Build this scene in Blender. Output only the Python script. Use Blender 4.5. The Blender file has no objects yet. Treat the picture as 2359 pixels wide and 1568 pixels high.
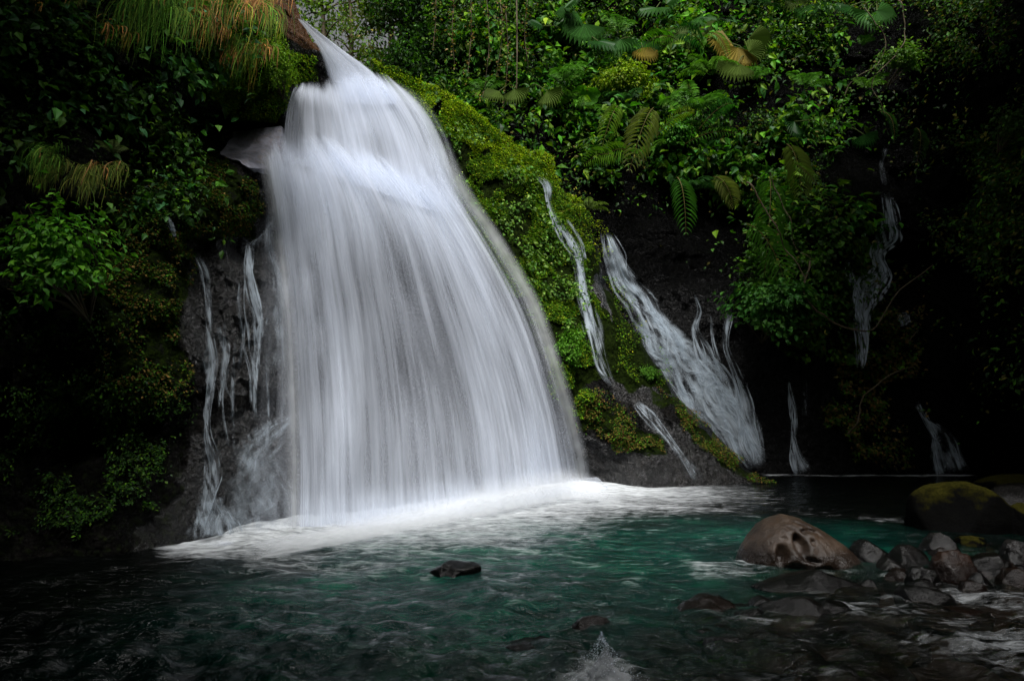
import bpy, math, random
import numpy as np
from mathutils import Vector, Matrix, Euler
R = math.radians
rng = np.random.default_rng(11)
random.seed(5)
scene = bpy.context.scene
col = scene.collection

# ------------------------------------------------------------------ camera, sky, sun, exposure
PITCH = 7.0; CAMH = 1.6; FP = 1442.0
cam_d = bpy.data.cameras.new('camera'); cam = bpy.data.objects.new('camera', cam_d); col.objects.link(cam)
cam_d.sensor_width = 36; cam_d.lens = 36 * FP / 2359.0; cam_d.clip_end = 500; cam_d.clip_start = 0.05
cam.location = (0, 0, CAMH); cam.rotation_euler = (R(90 + PITCH), 0, 0)
scene.camera = cam
SUN_EL, SUN_AZ = 56.0, 176.0      # azimuth clockwise from +Y (the camera looks to +Y)
world = bpy.data.worlds.new("World"); scene.world = world; world.use_nodes = True
wn = world.node_tree.nodes; wl = world.node_tree.links; wn.clear()
sky = wn.new('ShaderNodeTexSky'); sky.sky_type = 'NISHITA'; sky.sun_disc = False
sky.sun_elevation = R(SUN_EL); sky.sun_rotation = R(SUN_AZ); sky.air_density = 1.0; sky.dust_density = 6.0; sky.ozone_density = 1.0
hs = wn.new('ShaderNodeHueSaturation'); hs.inputs['Saturation'].default_value = 0.12
bg = wn.new('ShaderNodeBackground'); bg.inputs['Strength'].default_value = 0.06
wo = wn.new('ShaderNodeOutputWorld')
wl.new(sky.outputs[0], hs.inputs['Color']); wl.new(hs.outputs[0], bg.inputs[0]); wl.new(bg.outputs[0], wo.inputs[0])
sun_d = bpy.data.lights.new('sun', 'SUN'); sun_d.energy = 3.6; sun_d.angle = R(22); sun_d.color = (1, .985, .97)
sun = bpy.data.objects.new('sun', sun_d); col.objects.link(sun)
sv = Vector((math.sin(R(SUN_AZ)) * math.cos(R(SUN_EL)), math.cos(R(SUN_AZ)) * math.cos(R(SUN_EL)), math.sin(R(SUN_EL))))
sun.rotation_euler = sv.to_track_quat('Z', 'Y').to_euler()
scene.view_settings.view_transform = 'Standard'; scene.view_settings.look = 'None'
scene.view_settings.exposure = 0.55; scene.view_settings.gamma = 1.0
scene.render.engine = 'CYCLES'
try:
    scene.cycles.transparent_max_bounces = 24; scene.cycles.max_bounces = 6
    scene.cycles.caustics_reflective = False; scene.cycles.caustics_refractive = False
except Exception: pass

# ------------------------------------------------------------------ maths helpers
cp, sp_ = math.cos(R(PITCH)), math.sin(R(PITCH))
def P(px, py, Y):
    px = np.asarray(px, float); py = np.asarray(py, float); Y = np.asarray(Y, float)
    x = (px - 1179.5) / FP; y = -(py - 784) / FP
    dy = cp - y * sp_; dz = sp_ + y * cp
    s = Y / dy
    return np.stack(np.broadcast_arrays(x * s, Y, CAMH + dz * s), -1)
def Ywater(py):
    a = np.arctan((np.asarray(py, float) - 784) / FP) - R(PITCH)
    return CAMH / np.tan(a)
def G(px, py):                       # point on the water plane
    return P(px, py, Ywater(py))
def _h(ix, iy, iz, s):
    n = (ix * 374761393 + iy * 668265263 + iz * 2147483647 % 1013904223 + iz * 1274126177 + s * 974711) & 0xffffffff
    n = ((n ^ (n >> 13)) * 1274126177) & 0xffffffff
    n = ((n ^ (n >> 16)) * 2246822519) & 0xffffffff
    return ((n ^ (n >> 15)) & 0xffff) / 65535.0
def vnoise(p, s=0):
    p = np.asarray(p, float); i = np.floor(p).astype(np.int64); f = p - i; f = f * f * f * (f * (f * 6 - 15) + 10)
    r = 0
    for a in (0, 1):
        for b in (0, 1):
            for c in (0, 1):
                w = (f[..., 0] if a else 1 - f[..., 0]) * (f[..., 1] if b else 1 - f[..., 1]) * (f[..., 2] if c else 1 - f[..., 2])
                r = r + w * _h(i[..., 0] + a, i[..., 1] + b, i[..., 2] + c, s)
    return r
def fbm(p, octv=4, s=0, gain=.5):
    p = np.asarray(p, float); a = 1; t = 0; w = 0
    for o in range(octv):
        t = t + a * vnoise(p, s + o * 17); w += a; a *= gain; p = p * 2.03 + 11.7
    return t / w
def v3(a, b, c): return np.stack(np.broadcast_arrays(a, b, c), -1)
def norm(v): return v / np.maximum(np.linalg.norm(v, axis=-1, keepdims=True), 1e-9)
def sstep(a, b, x): t = np.clip((x - a) / (b - a), 0, 1); return t * t * (3 - 2 * t)
def inpoly(px, py, poly):
    px = np.asarray(px); py = np.asarray(py); r = np.zeros(px.shape, bool); n = len(poly)
    for i in range(n):
        x1, y1 = poly[i]; x2, y2 = poly[(i + 1) % n]
        if y1 == y2: continue
        c = ((y1 > py) != (y2 > py)) & (px < (x2 - x1) * (py - y1) / (y2 - y1) + x1)
        r ^= c
    return r
class Depth:                          # smooth thin-plate surface of distance through control points
    def __init__(s, pts):
        a = np.array(pts, float); s.c = a[:, :2] / 500.0; n = len(a)
        K = s.k(s.c); A = np.zeros((n + 3, n + 3)); A[:n, :n] = K + np.eye(n) * .002
        A[:n, n] = 1; A[:n, n + 1:] = s.c; A[n, :n] = 1; A[n + 1:, :n] = s.c.T
        b = np.zeros(n + 3); b[:n] = a[:, 2]; s.w = np.linalg.solve(A, b)
    def k(s, q):
        d = ((q[..., None, :] - s.c) ** 2).sum(-1); return .5 * d * np.log(d + 1e-12)
    def __call__(s, px, py):
        q = np.stack(np.broadcast_arrays(np.asarray(px, float) / 500, np.asarray(py, float) / 500), -1); sh = q.shape[:-1]
        q = q.reshape(-1, 2); out = np.empty(len(q))
        for i in range(0, len(q), 60000):
            k = s.k(q[i:i + 60000]); out[i:i + 60000] = k @ s.w[:-3] + s.w[-3] + q[i:i + 60000] @ s.w[-2:]
        return out.reshape(sh)

# ------------------------------------------------------------------ object helpers
def link(o, parent=None):
    col.objects.link(o)
    if parent is not None: o.parent = parent
    return o
def tag(o, label=None, cat=None, group=None, kind=None):
    if label: o['label'] = label
    if cat: o['category'] = cat
    if group: o['group'] = group
    if kind: o['kind'] = kind
    return o
def empty(name, loc, label, cat, group=None):
    o = bpy.data.objects.new(name, None); o.location = loc; o.empty_display_size = .2
    col.objects.link(o); return tag(o, label, cat, group)
def mesh_np(name, V, faces, mat, parent=None, tint=None, attrs=None, uv=None, smooth=False):
    """faces: list of (M,k) int arrays"""
    me = bpy.data.meshes.new(name); V = np.asarray(V, np.float32)
    off = np.zeros(3)
    if parent is not None and parent.type == 'EMPTY': off = np.array(parent.location)
    me.vertices.add(len(V)); me.vertices.foreach_set('co', (V - off).astype(np.float32).ravel())
    loops = np.concatenate([np.asarray(f).ravel() for f in faces]); sizes = np.concatenate([np.full(len(f), f.shape[1]) for f in faces])
    me.loops.add(len(loops)); me.loops.foreach_set('vertex_index', loops.astype(np.int32))
    me.polygons.add(len(sizes)); st = np.concatenate([[0], np.cumsum(sizes)[:-1]])
    me.polygons.foreach_set('loop_start', st.astype(np.int32))
    me.polygons.foreach_set('use_smooth', np.full(len(sizes), smooth))
    if tint is not None:
        a = me.attributes.new('tint', 'FLOAT_COLOR', 'POINT'); c = np.ones((len(V), 4), np.float32); c[:, :3] = tint
        a.data.foreach_set('color', c.ravel())
    for k, v in (attrs or {}).items():
        a = me.attributes.new(k, 'FLOAT', 'POINT'); a.data.foreach_set('value', np.asarray(v, np.float32).ravel())
    if uv is not None:
        u = me.uv_layers.new(name='UVMap'); u.data.foreach_set('uv', np.asarray(uv, np.float32)[loops].ravel())
    me.update(calc_edges=True); me.materials.append(mat)
    o = bpy.data.objects.new(name, me); link(o, parent); return o
def grid_faces(nu, nv, base=0):
    i = np.arange(nu * nv).reshape(nv, nu) + base
    return np.stack([i[:-1, :-1], i[:-1, 1:], i[1:, 1:], i[1:, :-1]], -1).reshape(-1, 4)

# ------------------------------------------------------------------ materials
def M(name):
    m = bpy.data.materials.new(name); m.use_nodes = True; nt = m.node_tree; nt.nodes.clear()
    return m, nt, nt.nodes, nt.links
def N(nt, t, **kw):
    n = nt.nodes.new(t)
    for k, v in kw.items():
        if k in n.bl_rna.properties: setattr(n, k, v)
        else: n.inputs[k.replace('_', ' ')].default_value = v
    return n
def attr(nt, name): n = nt.nodes.new('ShaderNodeAttribute'); n.attribute_name = name; return n
def ramp(nt, src, stops):
    r = nt.nodes.new('ShaderNodeValToRGB'); e = r.color_ramp.elements
    e[0].position, e[0].color = stops[0][0], (*stops[0][1], 1); e[1].position, e[1].color = stops[-1][0], (*stops[-1][1], 1)
    for p, c in stops[1:-1]:
        x = e.new(p); x.color = (*c, 1)
    nt.links.new(src, r.inputs[0]); return r
def math_n(nt, op, a, b=None, c=None, clamp=False):
    n = nt.nodes.new('ShaderNodeMath'); n.operation = op; n.use_clamp = clamp
    for i, x in enumerate((a, b, c)):
        if x is None: continue
        if isinstance(x, (int, float)): n.inputs[i].default_value = x
        else: nt.links.new(x, n.inputs[i])
    return n.outputs[0]
def mixc(nt, fac, a, b, mode='MIX'):
    n = nt.nodes.new('ShaderNodeMix'); n.data_type = 'RGBA'; n.blend_type = mode
    for sock, x in ((n.inputs[0], fac), (n.inputs[6], a), (n.inputs[7], b)):
        if isinstance(x, (int, float)): sock.default_value = x
        elif isinstance(x, tuple): sock.default_value = (*x, 1)
        else: nt.links.new(x, sock)
    return n.outputs[2]
def out(nt, sh): o = nt.nodes.new('ShaderNodeOutputMaterial'); nt.links.new(sh, o.inputs[0]); return o

def leaf_material(name, rough=.42, spec=.35, trans=.3, boost=1.0):
    m, nt, nn, ll = M(name)
    a = attr(nt, 'tint'); tc = N(nt, 'ShaderNodeTexCoord'); no = N(nt, 'ShaderNodeTexNoise', Scale=9.0, Detail=3.0)
    ll.new(tc.outputs['Object'], no.inputs['Vector'])
    c = mixc(nt, math_n(nt, 'MULTIPLY', no.outputs[0], .18), a.outputs['Color'], (.04, .04, .008), 'MIX')
    b = N(nt, 'ShaderNodeBsdfPrincipled', Roughness=rough); ll.new(c, b.inputs['Base Color'])
    b.inputs['Specular IOR Level'].default_value = spec
    t = N(nt, 'ShaderNodeBsdfTranslucent'); tcx = mixc(nt, 1.0, c, (1.3, 1.5, .5), 'MULTIPLY'); ll.new(tcx, t.inputs[0])
    mx = N(nt, 'ShaderNodeMixShader', Fac=trans); ll.new(b.outputs[0], mx.inputs[1]); ll.new(t.outputs[0], mx.inputs[2]); out(nt, mx.outputs[0])
    return m
MAT = {}
MAT['leaf'] = leaf_material('leaf', .5, .18, .3)
MAT['moss_leaf'] = leaf_material('moss_leaf', .8, .1, .25)
MAT['dry'] = leaf_material('dry_leaf', .7, .15, .25)
def bark_material():
    m, nt, nn, ll = M('bark'); tc = N(nt, 'ShaderNodeTexCoord'); no = N(nt, 'ShaderNodeTexNoise', Scale=14.0, Detail=5.0); ll.new(tc.outputs['Object'], no.inputs['Vector'])
    r = ramp(nt, no.outputs[0], [(.3, (.03, .02, .012)), (.5, (.09, .06, .03)), (.7, (.07, .075, .03))])
    b = N(nt, 'ShaderNodeBsdfPrincipled', Roughness=.8); ll.new(r.outputs[0], b.inputs['Base Color'])
    bp = N(nt, 'ShaderNodeBump', Strength=.6, Distance=.02); ll.new(no.outputs[0], bp.inputs['Height']); ll.new(bp.outputs[0], b.inputs['Normal']); out(nt, b.outputs[0]); return m
MAT['bark'] = bark_material()
def cliff_material(name, dark=1.0):
    m, nt, nn, ll = M(name)
    geo = N(nt, 'ShaderNodeNewGeometry'); pos = geo.outputs['Position']
    n1 = N(nt, 'ShaderNodeTexNoise', Scale=2.2, Detail=8.0, Roughness=.65); n2 = N(nt, 'ShaderNodeTexNoise', Scale=11.0, Detail=6.0, Roughness=.75)
    vo = N(nt, 'ShaderNodeTexVoronoi', Scale=7.0); vo.feature = 'SMOOTH_F1'; vo.inputs['Randomness'].default_value = 1.0
    vo2 = N(nt, 'ShaderNodeTexVoronoi', Scale=19.0)
    for n in (n1, n2, vo, vo2): ll.new(pos, n.inputs['Vector'])
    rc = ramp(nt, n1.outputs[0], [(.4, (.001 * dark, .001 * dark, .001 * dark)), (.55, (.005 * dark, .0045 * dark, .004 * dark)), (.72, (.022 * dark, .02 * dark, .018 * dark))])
    glint_tint = math_n(nt, 'MULTIPLY', math_n(nt, 'MULTIPLY', math_n(nt, 'SUBTRACT', n2.outputs[0], .575, clamp=True), 7.0, clamp=True), attr(nt, 'wet').outputs['Fac'])  # bright glints of the wet rock, painted into the base colour
    org = attr(nt, 'ochre'); c0 = mixc(nt, glint_tint, rc.outputs[0], (.17, .165, .175)); c1 = mixc(nt, org.outputs['Fac'], c0, mixc(nt, n2.outputs[0], (.13, .05, .012), (.05, .03, .02)))
    mossr = ramp(nt, n2.outputs[0], [(.35, (.002, .004, .0006)), (.58, (.012, .022, .002)), (.78, (.04, .055, .005))])
    ma = attr(nt, 'moss'); mm = math_n(nt, 'ADD', ma.outputs['Fac'], math_n(nt, 'MULTIPLY', math_n(nt, 'SUBTRACT', n2.outputs[0], .5), 1.2))
    mask = math_n(nt, 'MULTIPLY', math_n(nt, 'SUBTRACT', mm, .35, clamp=True), 4.0, clamp=True)
    c2 = mixc(nt, mask, c1, mossr.outputs[0])
    b = N(nt, 'ShaderNodeBsdfPrincipled'); ll.new(c2, b.inputs['Base Color'])
    rr = math_n(nt, 'ADD', math_n(nt, 'MULTIPLY', mask, .6), math_n(nt, 'ADD', math_n(nt, 'MULTIPLY', n2.outputs[0], .3), .12)); ll.new(rr, b.inputs['Roughness'])
    ll.new(math_n(nt, 'ADD', math_n(nt, 'MULTIPLY', math_n(nt, 'MULTIPLY', attr(nt, 'wet').outputs['Fac'], .6), math_n(nt, 'SUBTRACT', 1.0, mask)), .04), b.inputs['Specular IOR Level'])
    h = math_n(nt, 'ADD', math_n(nt, 'MULTIPLY', vo.outputs['Distance'], -.9), math_n(nt, 'ADD', math_n(nt, 'MULTIPLY', vo2.outputs['Distance'], -.35), math_n(nt, 'MULTIPLY', n2.outputs[0], .8)))
    bp = N(nt, 'ShaderNodeBump', Strength=1.0, Distance=.09); ll.new(h, bp.inputs['Height']); ll.new(bp.outputs[0], b.inputs['Normal'])
    out(nt, b.outputs[0]); return m
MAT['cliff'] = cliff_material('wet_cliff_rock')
def rock_material(name, c0, c1, moss=0.0, rough=.22, scale=3.0, spec=.45):
    m, nt, nn, ll = M(name); tc = N(nt, 'ShaderNodeTexCoord'); geo = N(nt, 'ShaderNodeNewGeometry')
    n1 = N(nt, 'ShaderNodeTexNoise', Scale=scale, Detail=10.0, Roughness=.68); n2 = N(nt, 'ShaderNodeTexNoise', Scale=34.0, Detail=6.0, Roughness=.7); n4 = N(nt, 'ShaderNodeTexNoise', Scale=110.0, Detail=3.0, Roughness=.7)
    vo = N(nt, 'ShaderNodeTexVoronoi', Scale=30.0); wv = N(nt, 'ShaderNodeTexNoise', Scale=7.0, Detail=5.0); wv.inputs['Distortion'].default_value = 1.5
    for n in (n1, n2, n4, vo, wv): ll.new(tc.outputs['Object'], n.inputs['Vector'])
    r = ramp(nt, n1.outputs[0], [(.36, c0), (.62, c1)])
    g = mixc(nt, math_n(nt, 'MULTIPLY', n4.outputs[0], .75), r.outputs[0], (c0[0] * .6, c0[1] * .6, c0[2] * .6))
    sp = math_n(nt, 'MULTIPLY', math_n(nt, 'LESS_THAN', vo.outputs['Distance'], math_n(nt, 'MULTIPLY', n2.outputs[0], .3)), .55)
    c = mixc(nt, sp, g, (c0[0] * .4, c0[1] * .35, c0[2] * .3))
    stain = math_n(nt, 'MULTIPLY', math_n(nt, 'SUBTRACT', wv.outputs[0], .52, clamp=True), 5.0, clamp=True); c = mixc(nt, math_n(nt, 'MULTIPLY', stain, .55), c, (c1[0] * .45, c1[1] * .30, c1[2] * .16))
    sz = N(nt, 'ShaderNodeSeparateXYZ'); ll.new(geo.outputs['Position'], sz.inputs[0])
    damp = math_n(nt, 'MULTIPLY', math_n(nt, 'SUBTRACT', math_n(nt, 'ADD', .10, math_n(nt, 'MULTIPLY', n1.outputs[0], .16)), sz.outputs[2]), 14.0, clamp=True)
    c = mixc(nt, math_n(nt, 'MULTIPLY', damp, .8), c, (c0[0] * .5, c0[1] * .45, c0[2] * .4))
    b = N(nt, 'ShaderNodeBsdfPrincipled'); b.inputs['Specular IOR Level'].default_value = spec
    rr = math_n(nt, 'ADD', math_n(nt, 'MULTIPLY', math_n(nt, 'ADD', n2.outputs[0], n4.outputs[0]), .42), rough - .30)
    rr = math_n(nt, 'SUBTRACT', rr, math_n(nt, 'MULTIPLY', damp, .12), clamp=True)
    if moss > 0:
        sx = N(nt, 'ShaderNodeSeparateXYZ'); ll.new(geo.outputs['Normal'], sx.inputs[0])
        mk = math_n(nt, 'MULTIPLY', math_n(nt, 'SUBTRACT', math_n(nt, 'ADD', sx.outputs[2], math_n(nt, 'MULTIPLY', n1.outputs[0], .6)), 1.35 - moss), 5, clamp=True)
        mc = ramp(nt, n2.outputs[0], [(.3, (.006, .008, .001)), (.7, (.035, .030, .005))])
        c = mixc(nt, mk, c, mc.outputs[0]); rr = math_n(nt, 'ADD', rr, math_n(nt, 'MULTIPLY', mk, .5))
    ll.new(rr, b.inputs['Roughness']); ll.new(c, b.inputs['Base Color'])
    h = math_n(nt, 'ADD', math_n(nt, 'MULTIPLY', n2.outputs[0], .8), math_n(nt, 'ADD', math_n(nt, 'MULTIPLY', n4.outputs[0], .35), math_n(nt, 'MULTIPLY', n1.outputs[0], 2.2)))
    bp = N(nt, 'ShaderNodeBump', Strength=.8, Distance=.014); ll.new(h, bp.inputs['Height']); ll.new(bp.outputs[0], b.inputs['Normal'])
    out(nt, b.outputs[0]); return m
MAT['boulder'] = rock_material('wet_brown_boulder', (.012, .0065, .0035), (.10, .067, .045), rough=.27, scale=2.2)
MAT['dark_rock'] = rock_material('wet_dark_rock', (.0008, .0007, .0006), (.007, .0055, .0045), rough=.14, spec=.28)
MAT['red_rock'] = rock_material('wet_russet_rock', (.004, .0016, .0008), (.034, .012, .004), rough=.2, spec=.3)
MAT['moss_rock'] = rock_material('mossy_dark_rock', (.0008, .0008, .0008), (.0025, .0025, .002), moss=.5, rough=.6, spec=.03)
MAT['grey_rock'] = rock_material('wet_grey_rock', (.002, .0017, .0017), (.018, .0155, .0145), rough=.16, spec=.3)

def fall_material(name, su=13.0, sv=.30, contrast=1.4, colr=(.86, .91, 1.0)):
    m, nt, nn, ll = M(name)
    uv = N(nt, 'ShaderNodeTexCoord')
    mp = N(nt, 'ShaderNodeMapping'); mp.inputs['Scale'].default_value = (su, sv, 1); ll.new(uv.outputs['UV'], mp.inputs[0])
    mp2 = N(nt, 'ShaderNodeMapping'); mp2.inputs['Scale'].default_value = (su * .22, sv * .8, 1); mp2.inputs['Location'].default_value = (3.3, 7.1, 2); ll.new(uv.outputs['UV'], mp2.inputs[0])
    mp3 = N(nt, 'ShaderNodeMapping'); mp3.inputs['Scale'].default_value = (1.1, .3, 1); ll.new(uv.outputs['UV'], mp3.inputs[0])
    n1 = N(nt, 'ShaderNodeTexNoise', Scale=1.0, Detail=4.0, Roughness=.5); ll.new(mp.outputs[0], n1.inputs['Vector'])
    n2 = N(nt, 'ShaderNodeTexNoise', Scale=1.0, Detail=3.0, Roughness=.55); ll.new(mp2.outputs[0], n2.inputs['Vector'])
    n3 = N(nt, 'ShaderNodeTexNoise', Scale=1.0, Detail=2.0, Roughness=.5); ll.new(mp3.outputs[0], n3.inputs['Vector'])
    s = math_n(nt, 'ADD', math_n(nt, 'MULTIPLY', n1.outputs[0], .38), math_n(nt, 'ADD', math_n(nt, 'MULTIPLY', n2.outputs[0], .57), math_n(nt, 'MULTIPLY', n3.outputs[0], .4)))
    s = math_n(nt, 'MULTIPLY', math_n(nt, 'SUBTRACT', s, .675), contrast * 2)
    d = attr(nt, 'dens')
    # density 0 -> nothing, 1 -> opaque, streaks only in between
    e = math_n(nt, 'MULTIPLY', s, math_n(nt, 'MULTIPLY', d.outputs['Fac'], math_n(nt, 'SUBTRACT', 1.35, d.outputs['Fac'], clamp=True)))
    al = math_n(nt, 'ADD', d.outputs['Fac'], math_n(nt, 'MULTIPLY', e, 2.0), clamp=True)
    df = N(nt, 'ShaderNodeBsdfDiffuse', Roughness=.5); df.inputs[0].default_value = (*colr, 1)
    tr = N(nt, 'ShaderNodeBsdfTranslucent'); tr.inputs[0].default_value = (*colr, 1)
    m1 = N(nt, 'ShaderNodeMixShader', Fac=.45); ll.new(df.outputs[0], m1.inputs[1]); ll.new(tr.outputs[0], m1.inputs[2])
    tp = N(nt, 'ShaderNodeBsdfTransparent'); m2 = N(nt, 'ShaderNodeMixShader'); ll.new(al, m2.inputs[0]); ll.new(tp.outputs[0], m2.inputs[1]); ll.new(m1.outputs[0], m2.inputs[2])
    out(nt, m2.outputs[0]); return m
def spray_material():
    m, nt, nn, ll = M('spray'); geo = N(nt, 'ShaderNodeNewGeometry'); no = N(nt, 'ShaderNodeTexNoise', Scale=2.4, Detail=4.0, Roughness=.55); ll.new(geo.outputs['Position'], no.inputs['Vector'])
    al = math_n(nt, 'MULTIPLY', attr(nt, 'dens').outputs['Fac'], math_n(nt, 'ADD', math_n(nt, 'MULTIPLY', no.outputs[0], 1.3), .35), clamp=True)
    df = N(nt, 'ShaderNodeBsdfDiffuse'); df.inputs[0].default_value = (.74, .765, .79, 1); tr = N(nt, 'ShaderNodeBsdfTranslucent'); tr.inputs[0].default_value = (.74, .765, .79, 1)
    a = N(nt, 'ShaderNodeMixShader', Fac=.4); ll.new(df.outputs[0], a.inputs[1]); ll.new(tr.outputs[0], a.inputs[2]); tp = N(nt, 'ShaderNodeBsdfTransparent')
    b = N(nt, 'ShaderNodeMixShader'); ll.new(al, b.inputs[0]); ll.new(tp.outputs[0], b.inputs[1]); ll.new(a.outputs[0], b.inputs[2]); out(nt, b.outputs[0]); return m
SM = spray_material()
MAT['fall'] = fall_material('falling_water')
MAT['cascade'] = fall_material('trickling_water', su=30.0, sv=1.6, contrast=2.2, colr=(.58, .65, .71))

# ------------------------------------------------------------------ the two rock surfaces (cliff with ridge; far gorge wall)
def wl_y(py): return float(Ywater(py))
DA = Depth([(-900, 1350, 4.2), (-900, 600, 4.4), (-900, -200, 5.5), (-400, 1320, wl_y(1330)), (-400, 600, 6.3), (-400, 0, 6.6), (-400, -400, 7.2),
    (0, 1285, wl_y(1285)), (0, 600, 7.2), (0, 0, 7.5), (0, -400, 8.3), (250, 1272, wl_y(1272)), (300, 600, 7.9), (300, 0, 8.4), (300, -400, 9.4),
    (440, 1243, wl_y(1243)), (430, 800, 8.5), (430, 560, 8.7), (480, 180, 9.1), (600, 1225, wl_y(1225)), (550, 1000, 9.1), (550, 700, 9.5), (560, 560, 9.9), (520, 470, 9.0),
    (600, 440, 9.9), (560, 372, 9.75), (545, 310, 10.8), (600, 150, 10.0), (640, 260, 10.5), (660, 60, 10.9), (620, -150, 11.5), (690, 200, 11.5), (760, 150, 12.2),
    (700, 1215, wl_y(1212)), (680, 700, 10.6), (700, 450, 11.0), (700, 330, 11.3), (800, 210, 12.6), (890, 175, 13.3), (850, 400, 12.4), (850, 800, 11.9), (850, 1195, wl_y(1195)),
    (1000, 320, 13.7), (1050, 1165, wl_y(1160)), (1050, 800, 13.0), (1100, 560, 14.0), (1200, 1135, wl_y(1135)), (1200, 900, 14.2), (1320, 1118, wl_y(1112)),
    (1000, 215, 14.2), (1230, 400, 16.2), (1200, 600, 15.0), (1300, 800, 14.8), (1390, 560, 17.2), (1400, 800, 15.6), (1500, 1125, wl_y(1122)), (1500, 850, 16.5), (1450, 1000, 15.0), (1640, 1000, 16.0),
    (1770, 1115, wl_y(1112)), (1400, 1400, 14.0), (600, 1500, 8.3)])
BPY = np.array([-500, -200, 0, 45, 120, 160, 166, 175, 200, 260, 380, 450, 540, 640, 700, 830, 920, 980, 1040, 1110, 1200, 1500.])
BPX = np.array([520, 600, 668, 692, 786, 845, 885, 925, 962, 1040, 1232, 1285, 1392, 1410, 1450, 1530, 1600, 1660, 1712, 1785, 1860, 1950.])
DB = Depth([(500, 1100, 19.5), (1000, 1093, 18.6), (1500, 1093, 18.0), (1780, 1093, 17.96), (2000, 1093, 17.96), (2240, 1093, 17.8), (1000, 600, 20.5), (1400, 550, 19.4), (1420, 700, 18.9), (1600, 850, 18.4),
    (1450, 400, 20.6), (1300, 250, 21.2), (850, 200, 22.5), (850, -200, 24.5), (1100, 0, 23.0), (1500, 0, 23.6), (1500, -400, 27.0), (1700, 250, 21.0), (1700, 480, 20.6), (1900, 600, 18.0), (1850, 500, 18.6), (1900, 800, 17.9),
    (2050, 430, 20.0), (2020, 650, 19.0), (1985, 850, 18.6), (2150, 650, 18.0), (2200, 300, 19.0), (2000, 0, 21.5), (2000, -400, 24.0), (2359, 0, 17.0), (2359, 600, 15.6), (2359, 1000, 14.6), (2380, 1127, 14.2),
    (2600, 600, 12.5), (2600, 1150, 12.0), (2600, -200, 14.5), (3000, 600, 9.0), (3000, 1180, 8.5), (3000, -300, 10.0), (3800, 600, 6.0), (3800, 1200, 5.6), (3800, -200, 6.5)])
def ampA(px, py):
    a = .22 + .25 * sstep(500, 200, px) ; return a * (1 - .55 * sstep(640, 720, px) * sstep(1250, 1100, px))
def surf(D, px, py, kind):
    Y = D(px, py); p = P(px, py, Y)
    q = p * np.array([1, 1, 1])
    if kind == 'A':
        n = (fbm(q * .8, 3, 3) - .5) * 2.2 * ampA(px, py) * 1.2
        n += (np.abs(fbm(q * 2.3, 4, 9) - .5) * 2 - .3) * .28 * (.5 + .5 * sstep(680, 600, px) + .4 * sstep(1250, 1350, px))
        n *= 1 - .6 * sstep(680, 760, px) * sstep(1250, 1150, px) * sstep(380, 460, py)
        # a few undercut ledges
        n += -.45 * np.exp(-((py - 285 - (px - 520) * .02) / 22) ** 2) * sstep(380, 460, px) * sstep(670, 620, px)
    else:
        n = (fbm(q * .35, 3, 31) - .5) * 2.6 + (np.abs(fbm(q * 1.3, 4, 19) - .5) * 2 - .3) * .5
        n *= .35 + .65 * sstep(1000, 700, py)
    Yd = Y - n * (1 - .6 * sstep(1020, 1110, py))
    return P(px, py, Yd)
def surf_n(D, px, py, kind):
    e = 6.0; a = surf(D, px + e, py, kind) - surf(D, px - e, py, kind); b = surf(D, px, py - e, kind) - surf(D, px, py + e, kind)
    return norm(np.cross(a, b))
def soft(px, py, polys, jit=26, s=5, sc=60.0):
    j = v3(px / sc, py / sc, 0 * px); jx = (fbm(j, 3, s) - .5) * 2 * jit * 1.6; jy = (fbm(j, 3, s + 50) - .5) * 2 * jit * 1.6
    r = np.zeros(np.shape(px), bool)
    for p in polys: r |= inpoly(px + jx, py + jy, p)
    return r
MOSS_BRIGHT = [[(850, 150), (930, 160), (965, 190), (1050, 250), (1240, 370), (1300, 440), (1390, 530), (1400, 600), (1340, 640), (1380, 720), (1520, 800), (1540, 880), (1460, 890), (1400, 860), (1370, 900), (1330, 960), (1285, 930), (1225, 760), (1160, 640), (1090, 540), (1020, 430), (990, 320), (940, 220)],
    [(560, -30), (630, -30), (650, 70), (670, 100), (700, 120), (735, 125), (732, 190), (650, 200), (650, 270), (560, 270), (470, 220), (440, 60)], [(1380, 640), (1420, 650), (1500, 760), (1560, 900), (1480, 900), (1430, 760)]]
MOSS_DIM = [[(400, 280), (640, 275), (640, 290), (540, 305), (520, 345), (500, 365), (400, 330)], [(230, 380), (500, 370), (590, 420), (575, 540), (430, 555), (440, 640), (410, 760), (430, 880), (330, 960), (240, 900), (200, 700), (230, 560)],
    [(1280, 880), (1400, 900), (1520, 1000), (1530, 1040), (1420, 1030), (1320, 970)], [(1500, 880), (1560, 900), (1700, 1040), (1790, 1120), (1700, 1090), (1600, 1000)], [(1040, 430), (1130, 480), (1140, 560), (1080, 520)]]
OCHRE = [[(610, -80), (672, -60), (715, 60), (730, 120), (690, 115), (660, 90), (640, 60), (615, 20)]]
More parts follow.
